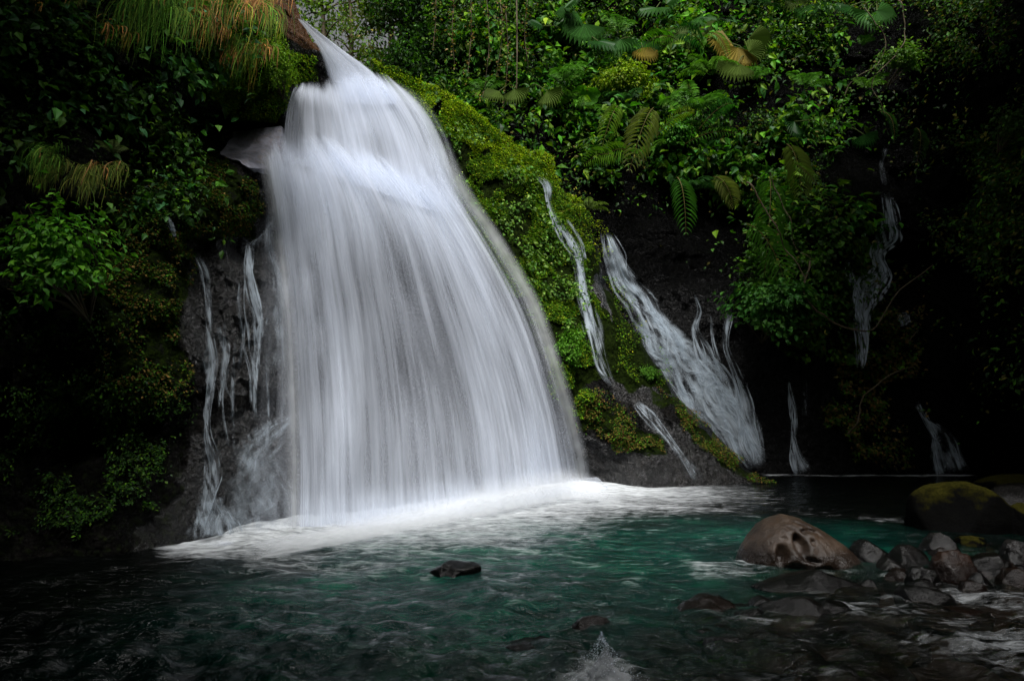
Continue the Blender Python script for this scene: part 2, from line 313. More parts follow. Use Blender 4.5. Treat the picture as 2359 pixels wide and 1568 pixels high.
# cliff mesh
nu, nv, nb = 620, 520, 40
pyv = np.linspace(-430, 1420, nv)[:, None]; B = np.interp(pyv, BPY, BPX)
wob = (fbm(v3(pyv / 40, 0 * pyv, 0 * pyv), 4, 77) - .5) * 26; B = B + wob * sstep(150, 260, pyv)
tt = np.linspace(0, 1, nu)[None, :]; tt = np.where(tt < .18, tt / .18 * .30, .30 + (tt - .18) / .82 * .70)
PXa = -900 + (B + 900) * tt; PYa = np.broadcast_to(pyv, PXa.shape)
Sa = surf(DA, PXa, PYa, 'A')
edge = sstep(70, 0, B - PXa)[..., None]            # rounding of the crest towards its silhouette
Sa = Sa + edge ** 2 * np.array([0, .9, 0]) * (Sa[..., 1:2] / 14)
k = np.linspace(0, 1, nb + 1)[1:]
last = Sa[:, -1:, :]; dirv = norm(last - np.array([0, 0, CAMH]))
back = last + dirv * (k[None, :, None] ** 1.4 * 7.0) + np.array([-.9, .5, -.25]) * (k[None, :, None] ** 1.5) * 3.5
back += (fbm(back * 1.5, 3, 4)[..., None] - .5) * .3 * k[None, :, None] ** .5
Va = np.concatenate([Sa, back], 1)
pxx = np.concatenate([PXa, np.repeat(PXa[:, -1:], nb, 1)], 1); pyy = np.concatenate([PYa, np.repeat(PYa[:, -1:], nb, 1)], 1)
moss = soft(pxx, pyy, MOSS_BRIGHT).astype(float) * .95 + soft(pxx, pyy, MOSS_DIM, s=8) * .6
moss = np.clip(moss, 0, 1); moss = np.where((pxx < 430) & (moss < .5), .35, moss)
ochre = soft(pxx, pyy, OCHRE, jit=10, s=3).astype(float)
moss *= (1 - ochre)
wet = soft(pxx, pyy, [[(430, 555), (640, 480), (700, 500), (690, 900), (500, 900), (410, 800)], [(600, 420), (700, 400), (700, 560), (600, 520)], [(1330, 1000), (1500, 1040), (1560, 950), (1780, 1115), (1330, 1140)], [(1220, 400), (1300, 420), (1420, 760), (1480, 880), (1560, 1000), (1480, 980), (1360, 820), (1260, 500)], [(440, 1000), (700, 900), (700, 1250), (300, 1270), (380, 1140)]], jit=30, s=14).astype(float); wet = np.clip(wet, .12, 1)  # wet rock: drives the gloss and places the painted glints
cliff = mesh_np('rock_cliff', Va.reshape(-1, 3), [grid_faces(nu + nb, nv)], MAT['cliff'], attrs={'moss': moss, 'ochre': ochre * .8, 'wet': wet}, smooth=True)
tag(cliff, kind='structure')
# far wall mesh
nu2, nv2 = 420, 330
pyv = np.linspace(-500, 1200, nv2)[:, None]
BL = np.interp(pyv, [-500, 150, 230, 400], [900, 885, 830, 700]) + (fbm(v3(pyv / 30, 0 * pyv, 0 * pyv), 3, 7) - .5) * 90
PXb = BL + (3800 - BL) * np.linspace(0, 1, nu2)[None, :] ** 1.25; PYb = np.broadcast_to(pyv, PXb.shape)
Sb = surf(DB, PXb, PYb, 'B')
Sb = Sb + (sstep(80, 0, PXb - BL)[..., None] ** 2) * np.array([0, 2.5, 0])
mb = .2 * sstep(1050, 800, PYb)
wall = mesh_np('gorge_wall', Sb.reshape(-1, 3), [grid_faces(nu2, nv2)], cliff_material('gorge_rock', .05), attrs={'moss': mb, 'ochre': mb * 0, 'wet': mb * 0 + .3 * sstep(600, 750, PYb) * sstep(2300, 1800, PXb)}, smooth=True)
tag(wall, kind='structure')

# unseen bank added round behind the camera to keep frontal light out
th = np.linspace(R(168), R(372), 160)[None, :]; hh = np.linspace(0, 1, 70)[:, None]
rad = 10.5 + 5.0 * np.clip(np.cos(th), 0, 1) + hh * 7.0; bx = np.cos(th) * rad; by = 3 + np.sin(th) * (rad * .9 + 0 * hh) + 0 * bx; bz = -1.5 + hh * 21 + 0 * bx
Vb = v3(bx, by, bz); Vb += (fbm(Vb * .45, 4, 55)[..., None] - .5) * 3.0
tag(mesh_np('occluder_bank', Vb.reshape(-1, 3), [grid_faces(160, 70)], MAT['cliff'], attrs={'moss': 0 * bx + .3, 'ochre': 0 * bx, 'wet': 0 * bx}, smooth=True), kind='structure')

# ------------------------------------------------------------------ leaves
T_OVAL = (np.array([(0, 0, 0), (-.5, .38, .10), (0, .42, 0), (.5, .38, .10), (0, 1, -.16), (-.34, .7, .05), (.34, .7, .05)]), [np.array([(0, 2, 1), (0, 3, 2)]), np.array([(1, 2, 4, 5), (2, 3, 6, 4)])])
T_QUAD = (np.array([(0, 0, 0), (-.5, .5, .08), (0, 1, -.08), (.5, .5, .08)]), [np.array([(0, 3, 2, 1)])])
def leaf_arrays(pos, tip, nrm, L, W, colr, tmpl):
    T, F = tmpl; n = len(pos)
    tip = norm(tip); x = norm(np.cross(tip, nrm)); z = np.cross(x, tip)
    V = pos[:, None] + x[:, None] * (T[None, :, 0:1] * W[:, None, None]) + tip[:, None] * (T[None, :, 1:2] * L[:, None, None]) + z[:, None] * (T[None, :, 2:3] * L[:, None, None])
    o = (np.arange(n) * len(T))[:, None, None]
    return V.reshape(-1, 3), [(f[None] + o).reshape(-1, f.shape[1]) for f in F], np.repeat(colr, len(T), 0)
def merge(parts):
    V = []; Fs = {}; C = []; b = 0
    for v, fs, c in parts:
        V.append(v); C.append(c)
        for f in fs: Fs.setdefault(f.shape[1], []).append(f + b)
        b += len(v)
    return np.concatenate(V), [np.concatenate(f) for f in Fs.values()], np.concatenate(C)
def leaves_obj(name, parts, mat, parent=None): V, F, C = merge(parts); return mesh_np(name, V, F, mat, parent, tint=C)
def palette(n, cols, w=None, var=.35):
    cols = np.array(cols, float); i = rng.choice(len(cols), n, p=w); c = cols[i] * 1.25 * np.exp(rng.normal(0, var, (n, 1))); return np.clip(c, .002, .6)
def orient(n, nr, droop=.5, up=.6, jitter=.5):
    z = norm(nr * .6 + np.array([0, 0, up]) + rng.normal(0, jitter, (n, 3)))
    t = rng.normal(0, 1, (n, 3)) + nr * .8 + np.array([0, 0, -droop * 2])
    t = norm(t - (t * z).sum(-1, keepdims=True) * z); return t, z
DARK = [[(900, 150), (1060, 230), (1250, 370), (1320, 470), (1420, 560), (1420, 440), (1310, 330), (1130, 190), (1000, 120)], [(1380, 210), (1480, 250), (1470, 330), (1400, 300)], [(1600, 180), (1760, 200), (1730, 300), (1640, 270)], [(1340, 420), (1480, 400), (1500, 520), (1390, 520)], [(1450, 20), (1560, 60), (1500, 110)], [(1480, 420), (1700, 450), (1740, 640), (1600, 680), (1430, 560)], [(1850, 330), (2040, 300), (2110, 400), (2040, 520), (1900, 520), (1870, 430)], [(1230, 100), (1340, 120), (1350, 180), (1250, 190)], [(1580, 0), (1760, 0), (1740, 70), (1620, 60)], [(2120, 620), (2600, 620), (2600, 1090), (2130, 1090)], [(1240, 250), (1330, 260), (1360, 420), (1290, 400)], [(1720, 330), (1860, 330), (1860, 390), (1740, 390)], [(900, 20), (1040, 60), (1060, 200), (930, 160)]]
def scatter(D, kind, polys, n, size, cols, thick=.1, bulge=.0, tmpl=T_QUAD, aspect=.55, droop=.5, up=.6, jit=26, gap=.45, gsc=70., seed=1, w=None, var=.35, jitter=.5, flow=None):
    allp = np.concatenate([np.array(p) for p in polys]); x0, y0 = allp.min(0) - 20; x1, y1 = allp.max(0) + 20
    PX = []; PY = []; c = 0; tries = 0
    while c < n and tries < 60:
        px = rng.uniform(x0, x1, n * 2); py = rng.uniform(y0, y1, n * 2); m = soft(px, py, polys, jit, seed)
        g = fbm(v3(px / gsc, py / gsc, 0 * px + seed), 4, seed + 3); m &= rng.random(len(px)) < sstep(gap - .06, gap + .06, g)
        g2 = fbm(v3(px / 260, py / 200, 0 * px + 5), 2, 71); m &= rng.random(len(px)) < .12 + .88 * sstep(.36, .54, g2)
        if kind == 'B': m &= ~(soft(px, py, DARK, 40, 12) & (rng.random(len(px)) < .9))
        PX.append(px[m]); PY.append(py[m]); c += m.sum(); tries += 1
    px = np.concatenate(PX)[:n]; py = np.concatenate(PY)[:n]; n = len(px)
    s = surf(D, px, py, kind); nr = surf_n(D, px, py, kind)
    b = np.maximum(0, fbm(s * 1.1, 3, seed + 9) - .42) * 3.2 * bulge
    pos = s + nr * (b + rng.random(n) ** 2 * thick)[:, None]
    t, z = orient(n, nr, droop, up, jitter)
    L = size[0] + (size[1] - size[0]) * rng.random(n) ** 1.6
    return leaf_arrays(pos, t, z, L, L * aspect * rng.uniform(.8, 1.2, n), palette(n, cols, w, var), tmpl)
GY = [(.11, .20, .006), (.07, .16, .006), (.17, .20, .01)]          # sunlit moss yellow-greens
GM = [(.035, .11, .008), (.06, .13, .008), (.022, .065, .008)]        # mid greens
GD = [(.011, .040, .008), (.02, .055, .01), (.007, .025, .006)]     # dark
GB = [(.10, .09, .015), (.12, .07, .02), (.16, .10, .03)]           # brown-olive
# moss carpets
RIDGE = MOSS_BRIGHT[:1] + MOSS_BRIGHT[2:]
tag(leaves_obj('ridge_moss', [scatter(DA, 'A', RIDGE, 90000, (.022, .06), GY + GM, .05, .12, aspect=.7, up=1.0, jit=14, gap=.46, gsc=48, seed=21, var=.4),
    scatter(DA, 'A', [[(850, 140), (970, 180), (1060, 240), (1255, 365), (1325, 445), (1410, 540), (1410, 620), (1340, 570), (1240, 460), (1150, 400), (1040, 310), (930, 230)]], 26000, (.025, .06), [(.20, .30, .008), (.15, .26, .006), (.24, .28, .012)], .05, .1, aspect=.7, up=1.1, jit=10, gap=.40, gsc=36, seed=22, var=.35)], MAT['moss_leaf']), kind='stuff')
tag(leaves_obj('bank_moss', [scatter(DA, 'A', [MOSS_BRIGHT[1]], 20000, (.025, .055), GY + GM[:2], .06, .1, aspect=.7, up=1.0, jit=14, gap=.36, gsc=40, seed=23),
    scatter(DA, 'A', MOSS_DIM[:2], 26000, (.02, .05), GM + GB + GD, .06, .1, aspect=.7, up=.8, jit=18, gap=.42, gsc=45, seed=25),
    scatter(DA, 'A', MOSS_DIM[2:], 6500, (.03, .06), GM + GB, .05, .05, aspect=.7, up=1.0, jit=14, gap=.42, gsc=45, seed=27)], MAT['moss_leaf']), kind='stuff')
# creepers on the left cliff
LC = [(-500, -350), (560, -350), (600, 40), (540, 90), (450, 280), (400, 330), (470, 520), (250, 520), (240, 380), (0, 360), (-500, 400)]
LC2 = [(-400, 480), (230, 480), (240, 640), (330, 900), (430, 900), (380, 1130), (200, 1230), (-400, 1240)]
tag(leaves_obj('cliff_creepers', [scatter(DA, 'A', [LC], 15000, (.06, .15), GM + [(.05, .13, .035)] + GD[:1], .35, .45, tmpl=T_OVAL, droop=.6, var=.5, gap=.47, gsc=80, seed=31, aspect=.6),
    scatter(DA, 'A', [LC], 3000, (.11, .21), [(.05, .16, .03), (.08, .19, .03), (.04, .13, .05)], .5, .5, tmpl=T_OVAL, droop=.7, gap=.52, gsc=60, seed=32, aspect=.55, var=.4),
    scatter(DA, 'A', [LC], 20000, (.03, .07), GD + GM, .25, .4, gap=.42, gsc=60, seed=33),
    scatter(DA, 'A', [LC2], 26000, (.03, .06), GD + GM, .2, .25, gap=.47, gsc=70, seed=35)], MAT['leaf']), kind='stuff')
tag(leaves_obj('ridge_creepers', [scatter(DA, 'A', [[(1000, 240), (1240, 400), (1300, 520), (1380, 760), (1300, 800), (1200, 640), (1060, 430)]], 2000, (.06, .13), [(.16, .26, .05), (.09, .19, .03)] + GM, .2, .2, tmpl=T_OVAL, gap=.50, gsc=45, seed=37, aspect=.7)], MAT['leaf']), kind='stuff')
# jungle on the far wall
RW = [(860, -400), (3300, -400), (3300, 1100), (2500, 1100), (2330, 1060), (2280, 900), (2250, 640), (2120, 480), (1950, 380), (1900, 520), (1960, 640), (1950, 800), (1850, 800), (1640, 640), (1420, 540), (1250, 480), (1000, 260), (860, 200)]
RWB = [(860, -100), (1900, -100), (1950, 300), (1700, 400), (1400, 420), (1230, 400), (1000, 230)]
RWV = [(1640, 560), (1960, 560), (2000, 760), (1930, 840), (1830, 800), (1700, 660)]
RWL = [(1900, 830), (2100, 640), (2180, 720), (2120, 1000), (2060, 1085), (1960, 1085), (1900, 980)]
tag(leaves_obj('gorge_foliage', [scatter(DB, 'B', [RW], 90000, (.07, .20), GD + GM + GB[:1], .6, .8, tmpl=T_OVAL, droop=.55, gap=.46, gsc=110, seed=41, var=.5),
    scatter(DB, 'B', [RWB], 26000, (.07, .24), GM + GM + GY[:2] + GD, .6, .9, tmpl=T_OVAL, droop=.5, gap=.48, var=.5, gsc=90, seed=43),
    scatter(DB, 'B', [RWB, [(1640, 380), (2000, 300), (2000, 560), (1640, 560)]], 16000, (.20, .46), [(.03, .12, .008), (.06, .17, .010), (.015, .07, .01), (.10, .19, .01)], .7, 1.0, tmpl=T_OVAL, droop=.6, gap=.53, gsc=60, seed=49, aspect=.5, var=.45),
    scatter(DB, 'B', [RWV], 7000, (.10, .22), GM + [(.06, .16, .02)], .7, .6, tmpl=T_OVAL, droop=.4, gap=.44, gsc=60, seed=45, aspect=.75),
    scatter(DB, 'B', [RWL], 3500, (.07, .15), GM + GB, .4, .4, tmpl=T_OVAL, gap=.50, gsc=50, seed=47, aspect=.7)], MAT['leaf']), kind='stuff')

def shading_leaves(cx, cy, cz, rx, ry, rz, n):
    v = norm(rng.normal(0, 1, (n, 3))) * (rng.random((n, 1)) ** .33); p = np.array([cx, cy, cz]) + v * np.array([rx, ry, rz]); p = p[fbm(p * .6, 3, 88) > .40]; n = len(p)
    t, z = orient(n, np.tile(np.array([0, 0, 1.]), (n, 1)), .4, 1.0, .5); L = rng.uniform(.35, .7, n); return leaf_arrays(p, t, z, L, L * .6, palette(n, GD + GM), T_QUAD)
tag(leaves_obj('occluder_canopy', [shading_leaves(-9.2, 1.5, 12.5, 5.2, 8.5, 2.2, 22000), shading_leaves(12, 5, 17, 6.0, 10, 2.5, 30000), shading_leaves(-1, -9, 14, 11, 6, 2.5, 22000)], MAT['leaf']), kind='stuff')  # unseen leaf masses added overhead to shade the sides and foreground

# ------------------------------------------------------------------ tubes
def tube_arrays(pts, rad, seg=6):
    pts = np.asarray(pts, float); n = len(pts); t = norm(np.gradient(pts, axis=0)); ref = np.array([.31, .2, .93]); x = norm(np.cross(t, ref)); y = np.cross(t, x)
    a = np.linspace(0, 2 * np.pi, seg, endpoint=False); r = np.broadcast_to(rad, n)[:, None, None]
    V = pts[:, None] + (x[:, None] * np.cos(a)[None, :, None] + y[:, None] * np.sin(a)[None, :, None]) * r
    i = np.arange(n * seg).reshape(n, seg); j = np.roll(i, -1, 1)
    F = np.stack([i[:-1], j[:-1], j[1:], i[1:]], -1).reshape(-1, 4); return V.reshape(-1, 3), [F]
def tubes_obj(name, tubes, mat, parent=None, tint=(.1, .07, .03)):
    parts = []
    for p, r in tubes:
        V, F = tube_arrays(p, r); parts.append((V, F, np.tile(np.array(tint), (len(V), 1))))
    V, F, C = merge(parts); return mesh_np(name, V, F, mat, parent, tint=C, smooth=True)
def spline(pts, n):
    pts = np.asarray(pts, float); d = np.concatenate([[0], np.cumsum(np.linalg.norm(np.diff(pts[:, :], axis=0), axis=1))]); d /= d[-1]
    q = np.linspace(0, 1, n); m = np.gradient(pts, d, axis=0); i = np.clip(np.searchsorted(d, q, 'right') - 1, 0, len(d) - 2)
    h = (d[i + 1] - d[i]); s = ((q - d[i]) / h)[:, None]; h = h[:, None]
    return (2*s**3-3*s**2+1)*pts[i] + (s**3-2*s**2+s)*h*m[i] + (-2*s**3+3*s**2)*pts[i+1] + (s**3-s**2)*h*m[i+1]

# ------------------------------------------------------------------ ferns, palms
FROND_COL = [(.07, .18, .015), (.12, .24, .02)]
def make_frond(parent, L, az, rise, bend, colr, name='frond', pinn=.26, npn=22):
    s = np.linspace(0, 1, 26); ang = rise - bend * s ** 1.3; ds = L / 25
    r = np.cumsum(np.cos(ang)) * ds; z = np.cumsum(np.sin(ang)) * ds
    pts = np.stack([r * math.cos(az), r * math.sin(az), z], -1)
    side = np.array([-math.sin(az), math.cos(az), 0.])
    V, F = tube_arrays(pts, np.linspace(.012, .003, 26) * max(.5, L), 4); parts = [(V, F, np.tile(np.array(colr) * .7, (len(V), 1)))]
    q = np.linspace(.14, .985, npn); pp = np.stack([np.interp(q, s, pts[:, i]) for i in range(3)], -1); tg = norm(np.stack([np.interp(q, s, np.gradient(pts, axis=0)[:, i]) for i in range(3)], -1))
    nr = norm(np.cross(tg, side)); nr = np.where(nr[:, 2:3] < 0, -nr, nr)
    for sd in (-1, 1):
        ll_ = L * pinn * np.sin(np.clip((q * .93 + .07), 0, 1) * np.pi) ** .6 * rng.uniform(.85, 1.1, npn)
        tip = side * sd + tg * .45 + np.array([0, 0, -.22]) + rng.normal(0, .06, (npn, 3))
        parts.append(leaf_arrays(pp, tip, nr + side * sd * .1, ll_, np.full(npn, L * .85 / npn * .5), palette(npn, [colr], var=.15), T_OVAL))
    V, F, C = merge(parts); o = mesh_np(name, V, F, MAT['leaf'], None, tint=C); o.parent = parent; return o
fern_protos = {}
def fern(px, py, D, kind, size, label, face=None, nfr=6, colr=(.07, .18, .015), off=.35, dropy=.0, group='ferns growing on the gorge wall', pinn=.26, name='fern'):
    s = surf(D, np.array([float(px)]), np.array([float(py)]), kind)[0]; nr = surf_n(D, np.array([float(px)]), np.array([float(py)]), kind)[0]
    loc = s + nr * off
    o = empty(name, loc, label, 'fern' if name == 'fern' else 'palm', group)
    az0 = math.atan2(nr[1], nr[0]) if face is None else face
    for i in range(nfr):
        az = az0 + (i - (nfr - 1) / 2) * (2.6 / nfr) + random.uniform(-.2, .2)
        make_frond(o, size * random.uniform(.8, 1.15), az, random.uniform(.5, 1.1) - dropy, random.uniform(1.1, 1.9), colr, pinn=pinn)
    return o
def flat_frond(px, py, tx, ty, D, kind, label, colr, width=.24, off=.9, npn=24, sag=.12, group='long feathery fronds hanging over the gorge wall', name='palm_frond'):
    """one long frond laid from (px,py) to (tx,ty)"""
    a = surf(D, np.array([float(px)]), np.array([float(py)]), kind)[0]; n = surf_n(D, np.array([float(px)]), np.array([float(py)]), kind)[0]
    a = a + n * off + np.array([0, -.5, 0]); b = P(tx, ty, a[1] - .35); L = np.linalg.norm(b - a)
    s = np.linspace(0, 1, 22)[:, None]; pts = a + (b - a) * s + np.array([0, -.25, L * sag]) * (4 * s * (1 - s))
    side = norm(np.cross(b - a, np.array([0., 1, .25])))
    o = empty(name, a, label, 'palm frond', group)
    V, F = tube_arrays(pts, np.linspace(.016, .004, 22), 4); st = mesh_np('stem', V, F, MAT['dry'], o, tint=np.tile(np.array([.12, .10, .03]), (len(V), 1)))
    parts = []; q = np.linspace(.1, .98, npn); pp = np.stack([np.interp(q, s[:, 0], pts[:, i]) for i in range(3)], -1); g = np.gradient(pts, axis=0); tg = norm(np.stack([np.interp(q, s[:, 0], g[:, i]) for i in range(3)], -1))
    for sd in (-1, 1):
        ll_ = L * width * .85 * np.sin(np.clip(q * .9 + .1, 0, 1) * np.pi) ** .55 * rng.uniform(.9, 1.1, npn)
        tip = side * sd + tg * .6 + np.array([0, -.15, -.28]); nr = np.tile(np.array([0, -.55, .8]), (npn, 1)) + rng.normal(0, .12, (npn, 3))
        parts.append(leaf_arrays(pp, tip, nr, ll_, np.full(npn, L / npn * .34), palette(npn, [colr], var=.15), T_OVAL))
    V, F, C = merge(parts); mesh_np('leaflets', V, F, MAT['leaf'], o, tint=C); return o
def fan_arrays(c, up, nr, Rr, colr, spread=2.9, nseg=16, split=.5, cup=.07):
    """a pleated fan leaf: centre c, tip direction up, surface normal nr"""
    up = norm(up); x = norm(np.cross(up, nr)); nr = np.cross(x, up); V = [c]; F3 = []; F4 = []
    th = np.linspace(-spread / 2, spread / 2, nseg * 2 + 1); ring = []
    for rr in (.40, .78): ring.append([c + (x * math.sin(a) + up * math.cos(a)) * Rr * rr + nr * (cup * rr * rr * -Rr + (.09 * Rr * rr if i % 2 else 0)) for i, a in enumerate(th)])
    V += ring[0] + ring[1]; n = len(th)
    for i in range(n - 1): F3.append((0, 1 + i, 2 + i)); F4.append((1 + i, 1 + n + i, 2 + n + i, 2 + i))
    for kx in range(nseg):
        a = th[2 * kx + 1]; rl = Rr * (1 - .25 * abs(a / spread * 1.2) + random.uniform(-.06, .04)); b = len(V)
        V.append(c + (x * math.sin(a) + up * math.cos(a)) * rl + nr * (-cup * Rr * 1.5) + np.array([0, 0, -.14 * Rr]))
        F3.append((1 + n + 2 * kx, b, 1 + n + 2 * kx + 1)); F3.append((1 + n + 2 * kx + 1, b, 1 + n + 2 * kx + 2))
    V = np.array(V); return V, [np.array(F3), np.array(F4)], np.clip(np.tile(np.array(colr), (len(V), 1)) * np.exp(rng.normal(0, .12, (len(V), 1))), 0, .6)
def fan_palm(spots, D, kind, label, group='fan palms on the gorge wall'):
    """spots: (px,py,size_px,angle_deg,colour) one leaf each; stem to common root"""
    sx = np.mean([s[0] for s in spots]); sy = max(s[1] for s in spots) + 60
    root = surf(D, np.array([sx]), np.array([sy]), kind)[0]; o = empty('fan_palm', root, label, 'palm', group)
    for (px, py, sz, an, colr) in spots:
        s = surf(D, np.array([float(px)]), np.array([float(py)]), kind)[0]; Y = s[1] - 2.1; c = P(px, py, Y); Rr = 1.1 * sz * Y / FP
        a = R(an); up = np.array([math.sin(a), -.35, math.cos(a)]); nr = np.array([.5 * random.uniform(-1, 1), -.8, random.uniform(.1, .9)])
        V, F, C = fan_arrays(c, up, nr, Rr, colr, spread=random.uniform(2.5, 3.6)); lf = mesh_np('leaf', V, F, MAT['leaf'], o, tint=C)
        mid = (root + c) / 2 + np.array([0, -.4, .5]); t = spline(np.array([root, mid, c]), 12); V, F = tube_arrays(t, .018, 5)
        st = mesh_np('stem', V, F, MAT['dry'], o, tint=np.tile(np.array([.08, .11, .03]), (len(V), 1)))
    return o
gA = (.025, .10, .012); gB = (.012, .07, .008); gT = (.20, .15, .02); gP = (.08, .13, .02)
fan_palm([(1345, 55, 60, 200, gA), (1330, 30, 55, 250, gA), (1378, 95, 50, 120, gB), (1300, 20, 40, 60, gA), (1250, 60, 38, 280, gB)], DB, 'B', 'fan palm with dull green pleated leaves above the big round leaf')
fan_palm([(1512, 18, 48, 240, gA), (1535, 10, 42, 60, gA)], DB, 'B', 'small fan palm with two rounded blue-green leaves at the top edge')
fan_palm([(1590, 60, 70, 200, gP), (1560, 75, 60, 160, gP), (1610, 40, 50, 120, gA)], DB, 'B', 'fan palm with pale streaked drooping leaves above the dark palm frond')
fan_palm([(1700, 110, 62, 190, gT), (1725, 88, 55, 110, gP), (1685, 100, 60, 265, gT), (1700, 145, 55, 215, gP), (1725, 120, 40, 60, gP)], DB, 'B', 'fan palm with yellowed tan leaves high on the jungle wall')
fan_palm([(1870, 10, 50, 175, gA), (1845, 0, 42, 215, gP)], DB, 'B', 'fan palm with narrow grey-green leaves hanging at the top edge')
fan_palm([(1998, 28, 52, 195, gA), (2020, 25, 45, 130, gA), (1960, 15, 40, 240, gB)], DB, 'B', 'dark fan palm right of the bright tree fern, hanging down')
fan_palm([(1480, 95, 50, 180, gB), (1430, 90, 50, 200, gA), (1480, 110, 44, 150, gT)], DB, 'B', 'fan palm with one brown leaf above the yellow-green bush')
fan_palm([(1150, 210, 42, 240, gP), (1185, 205, 40, 170, gP), (1260, 210, 42, 150, gP)], DB, 'B', 'faded fan palm beside the hanging vines over the ridge')
fan_palm([(1830, 280, 42, 190, gB), (1990, 310, 34, 170, gB)], DB, 'B', 'dark green fan palm in deep shade above the ravine')
def round_leaf():
    px, py = 1348, 220; Y = float(surf(DB, np.array([px * 1.]), np.array([py * 1.]), 'B')[0][1]) - 1.6
    c = P(px, py, Y); root = surf(DB, np.array([1330.]), np.array([300.]), 'B')[0]
    o = empty('elephant_ear_plant', root, 'huge round bright green leaf glowing on a dark stem in the jungle', 'plant')
    n = 32; a = np.linspace(0, 2 * np.pi, n, endpoint=False); V = [c]; C = [(.10, .30, .015)]
    for rr in (.33, .66, 1.0):
        for t in a:
            rad = rr * (1 + .06 * math.sin(5 * t) + .05 * math.sin(9 * t + 1)) ; notch = 1 - .45 * math.exp(-((t - np.pi / 2 + .2) / .22) ** 2) * rr
            x = math.cos(t) * .47 * rad * notch * 1.05; z = math.sin(t) * .30 * rad * notch
            V.append(c + np.array([x, -z * .55 - .1 * rr * rr, z + .06 * (1 - rr) - .05 * rr * rr]) ); v = .75 + .5 * abs(math.cos(6 * t)) ** 6; C.append((.07 * v, .24 * v, .012))
    F3 = [(0, 1 + i, 1 + (i + 1) % n) for i in range(n)]; F4 = []
    for q in range(2):
        for i in range(n): F4.append((1 + q * n + i, 1 + (q + 1) * n + i, 1 + (q + 1) * n + (i + 1) % n, 1 + q * n + (i + 1) % n))
    mesh_np('leaf', np.array(V), [np.array(F3), np.array(F4)], MAT['leaf'], o, tint=np.array(C), smooth=True)
    t = spline(np.array([root, (root + c) / 2 + [0, -.5, 0], c + [0, .02, -.02]]), 14); V, F = tube_arrays(t, .022, 6); mesh_np('stem', V, F, MAT['dry'], o, tint=np.tile(np.array([.03, .05, .02]), (len(V), 1)), smooth=True)
round_leaf()
FR = (.07, .20, .015); FBr = (.16, .32, .02); FDk = (.03, .10, .02); FYl = (.17, .20, .05)
flat_frond(1575, 160, 1553, 82, DB, 'B', 'broad dark green palm frond standing upright among the ferns', (.02, .12, .015), .42, 1.4, 20)
flat_frond(1545, 170, 1470, 118, DB, 'B', 'bright green frond arching left beside the dark upright frond', (.08, .24, .01), .3, 1.4, 20)
flat_frond(1590, 162, 1680, 140, DB, 'B', 'pale arching frond reaching right under the tan fan palm', (.12, .25, .05), .2, 1.5, 20)
flat_frond(1535, 345, 1600, 258, DB, 'B', 'yellow-green young frond rising over the round shrub', (.2, .3, .02), .2, 1.6, 20)
flat_frond(1610, 320, 1690, 240, DB, 'B', 'long dark frond leaning up right in mid jungle', (.03, .14, .02), .28, 1.5, 24)
flat_frond(1500, 270, 1590, 210, DB, 'B', 'faded olive frond arching above the nest fern', (.11, .16, .04), .24, 1.4, 20)
flat_frond(1370, 430, 1345, 380, DB, 'B', 'small bright feathery frond beside the mossy ridge', (.13, .28, .02), .42, 1.2, 16)
flat_frond(1395, 400, 1380, 370, DB, 'B', 'short bright frond just above the ridge trickle', (.12, .25, .02), .42, 1.2, 14)
flat_frond(1700, 402, 1690, 480, DB, 'B', 'yellowish feathery frond drooping left of the branch tangle', (.16, .19, .05), .42, 1.8, 24)
flat_frond(1812, 385, 1845, 468, DB, 'B', 'yellowish feathery frond drooping right of the branch tangle', (.15, .20, .05), .36, 1.8, 26)
flat_frond(1850, 460, 1915, 505, DB, 'B', 'thin frond curling down at the edge of the dark ravine', (.11, .20, .03), .14, 1.8, 22)
flat_frond(1790, 555, 1760, 640, DB, 'B', 'green feathery frond hanging over the leafy shrub', (.05, .15, .015), .26, 1.9, 22)
flat_frond(1620, 345, 1712, 318, DB, 'B', 'thin dark frond stretching right above the ravine', (.06, .17, .02), .12, 1.5, 20)
flat_frond(1440, 310, 1385, 345, DB, 'B', 'pale short frond left of the fading fern', (.12, .20, .03), .3, 1.5, 16)
flat_frond(1480, 320, 1450, 395, DB, 'B', 'faded olive frond hanging down in mid jungle', (.14, .17, .05), .34, 1.5, 18)
flat_frond(1530, 500, 1580, 540, DB, 'B', 'lone green frond in the dark hollow', (.04, .13, .02), .34, 1.2, 16)
flat_frond(2150, 568, 2240, 600, DB, 'B', 'small green palm frond at the right over black shade', (.05, .12, .03), .26, 1.0, 16)
flat_frond(1960, 300, 2060, 330, DB, 'B', 'dim arching frond above the tall dark trickle', (.03, .09, .02), .2, 1.0, 20)
flat_frond(2060, 365, 2110, 385, DB, 'B', 'dim short frond right of the tall dark trickle', (.03, .08, .02), .3, 1.0, 16)
flat_frond(1800, 600, 1810, 660, DB, 'B', 'short green frond above the broad-leaved creeper', (.06, .17, .02), .4, 1.9, 16)
fern(1560, 325, DB, 'B', 1.5, 'nest fern with wide fronds spreading in mid jungle', nfr=8, colr=FR, off=1.2)
fern(1465, 290, DB, 'B', 1.0, 'dark fern below the round leaf', nfr=6, colr=FDk, off=1.0)
fern(1870, 65, DB, 'B', 2.0, 'bright lime tree fern spreading near the top edge', nfr=8, colr=(.15, .34, .02), off=1.5)
fern(1400, 325, DB, 'B', .9, 'small green fern over the mossy ridge', nfr=6, colr=FR, off=.8)
fern(1680, 370, DB, 'B', 1.0, 'green fern above the two drooping yellowish fronds', nfr=6, colr=FR, off=1.0)
fern(1550, 445, DB, 'B', .9, 'small fern at the rim of the dark hollow', nfr=5, colr=FDk, off=.8)
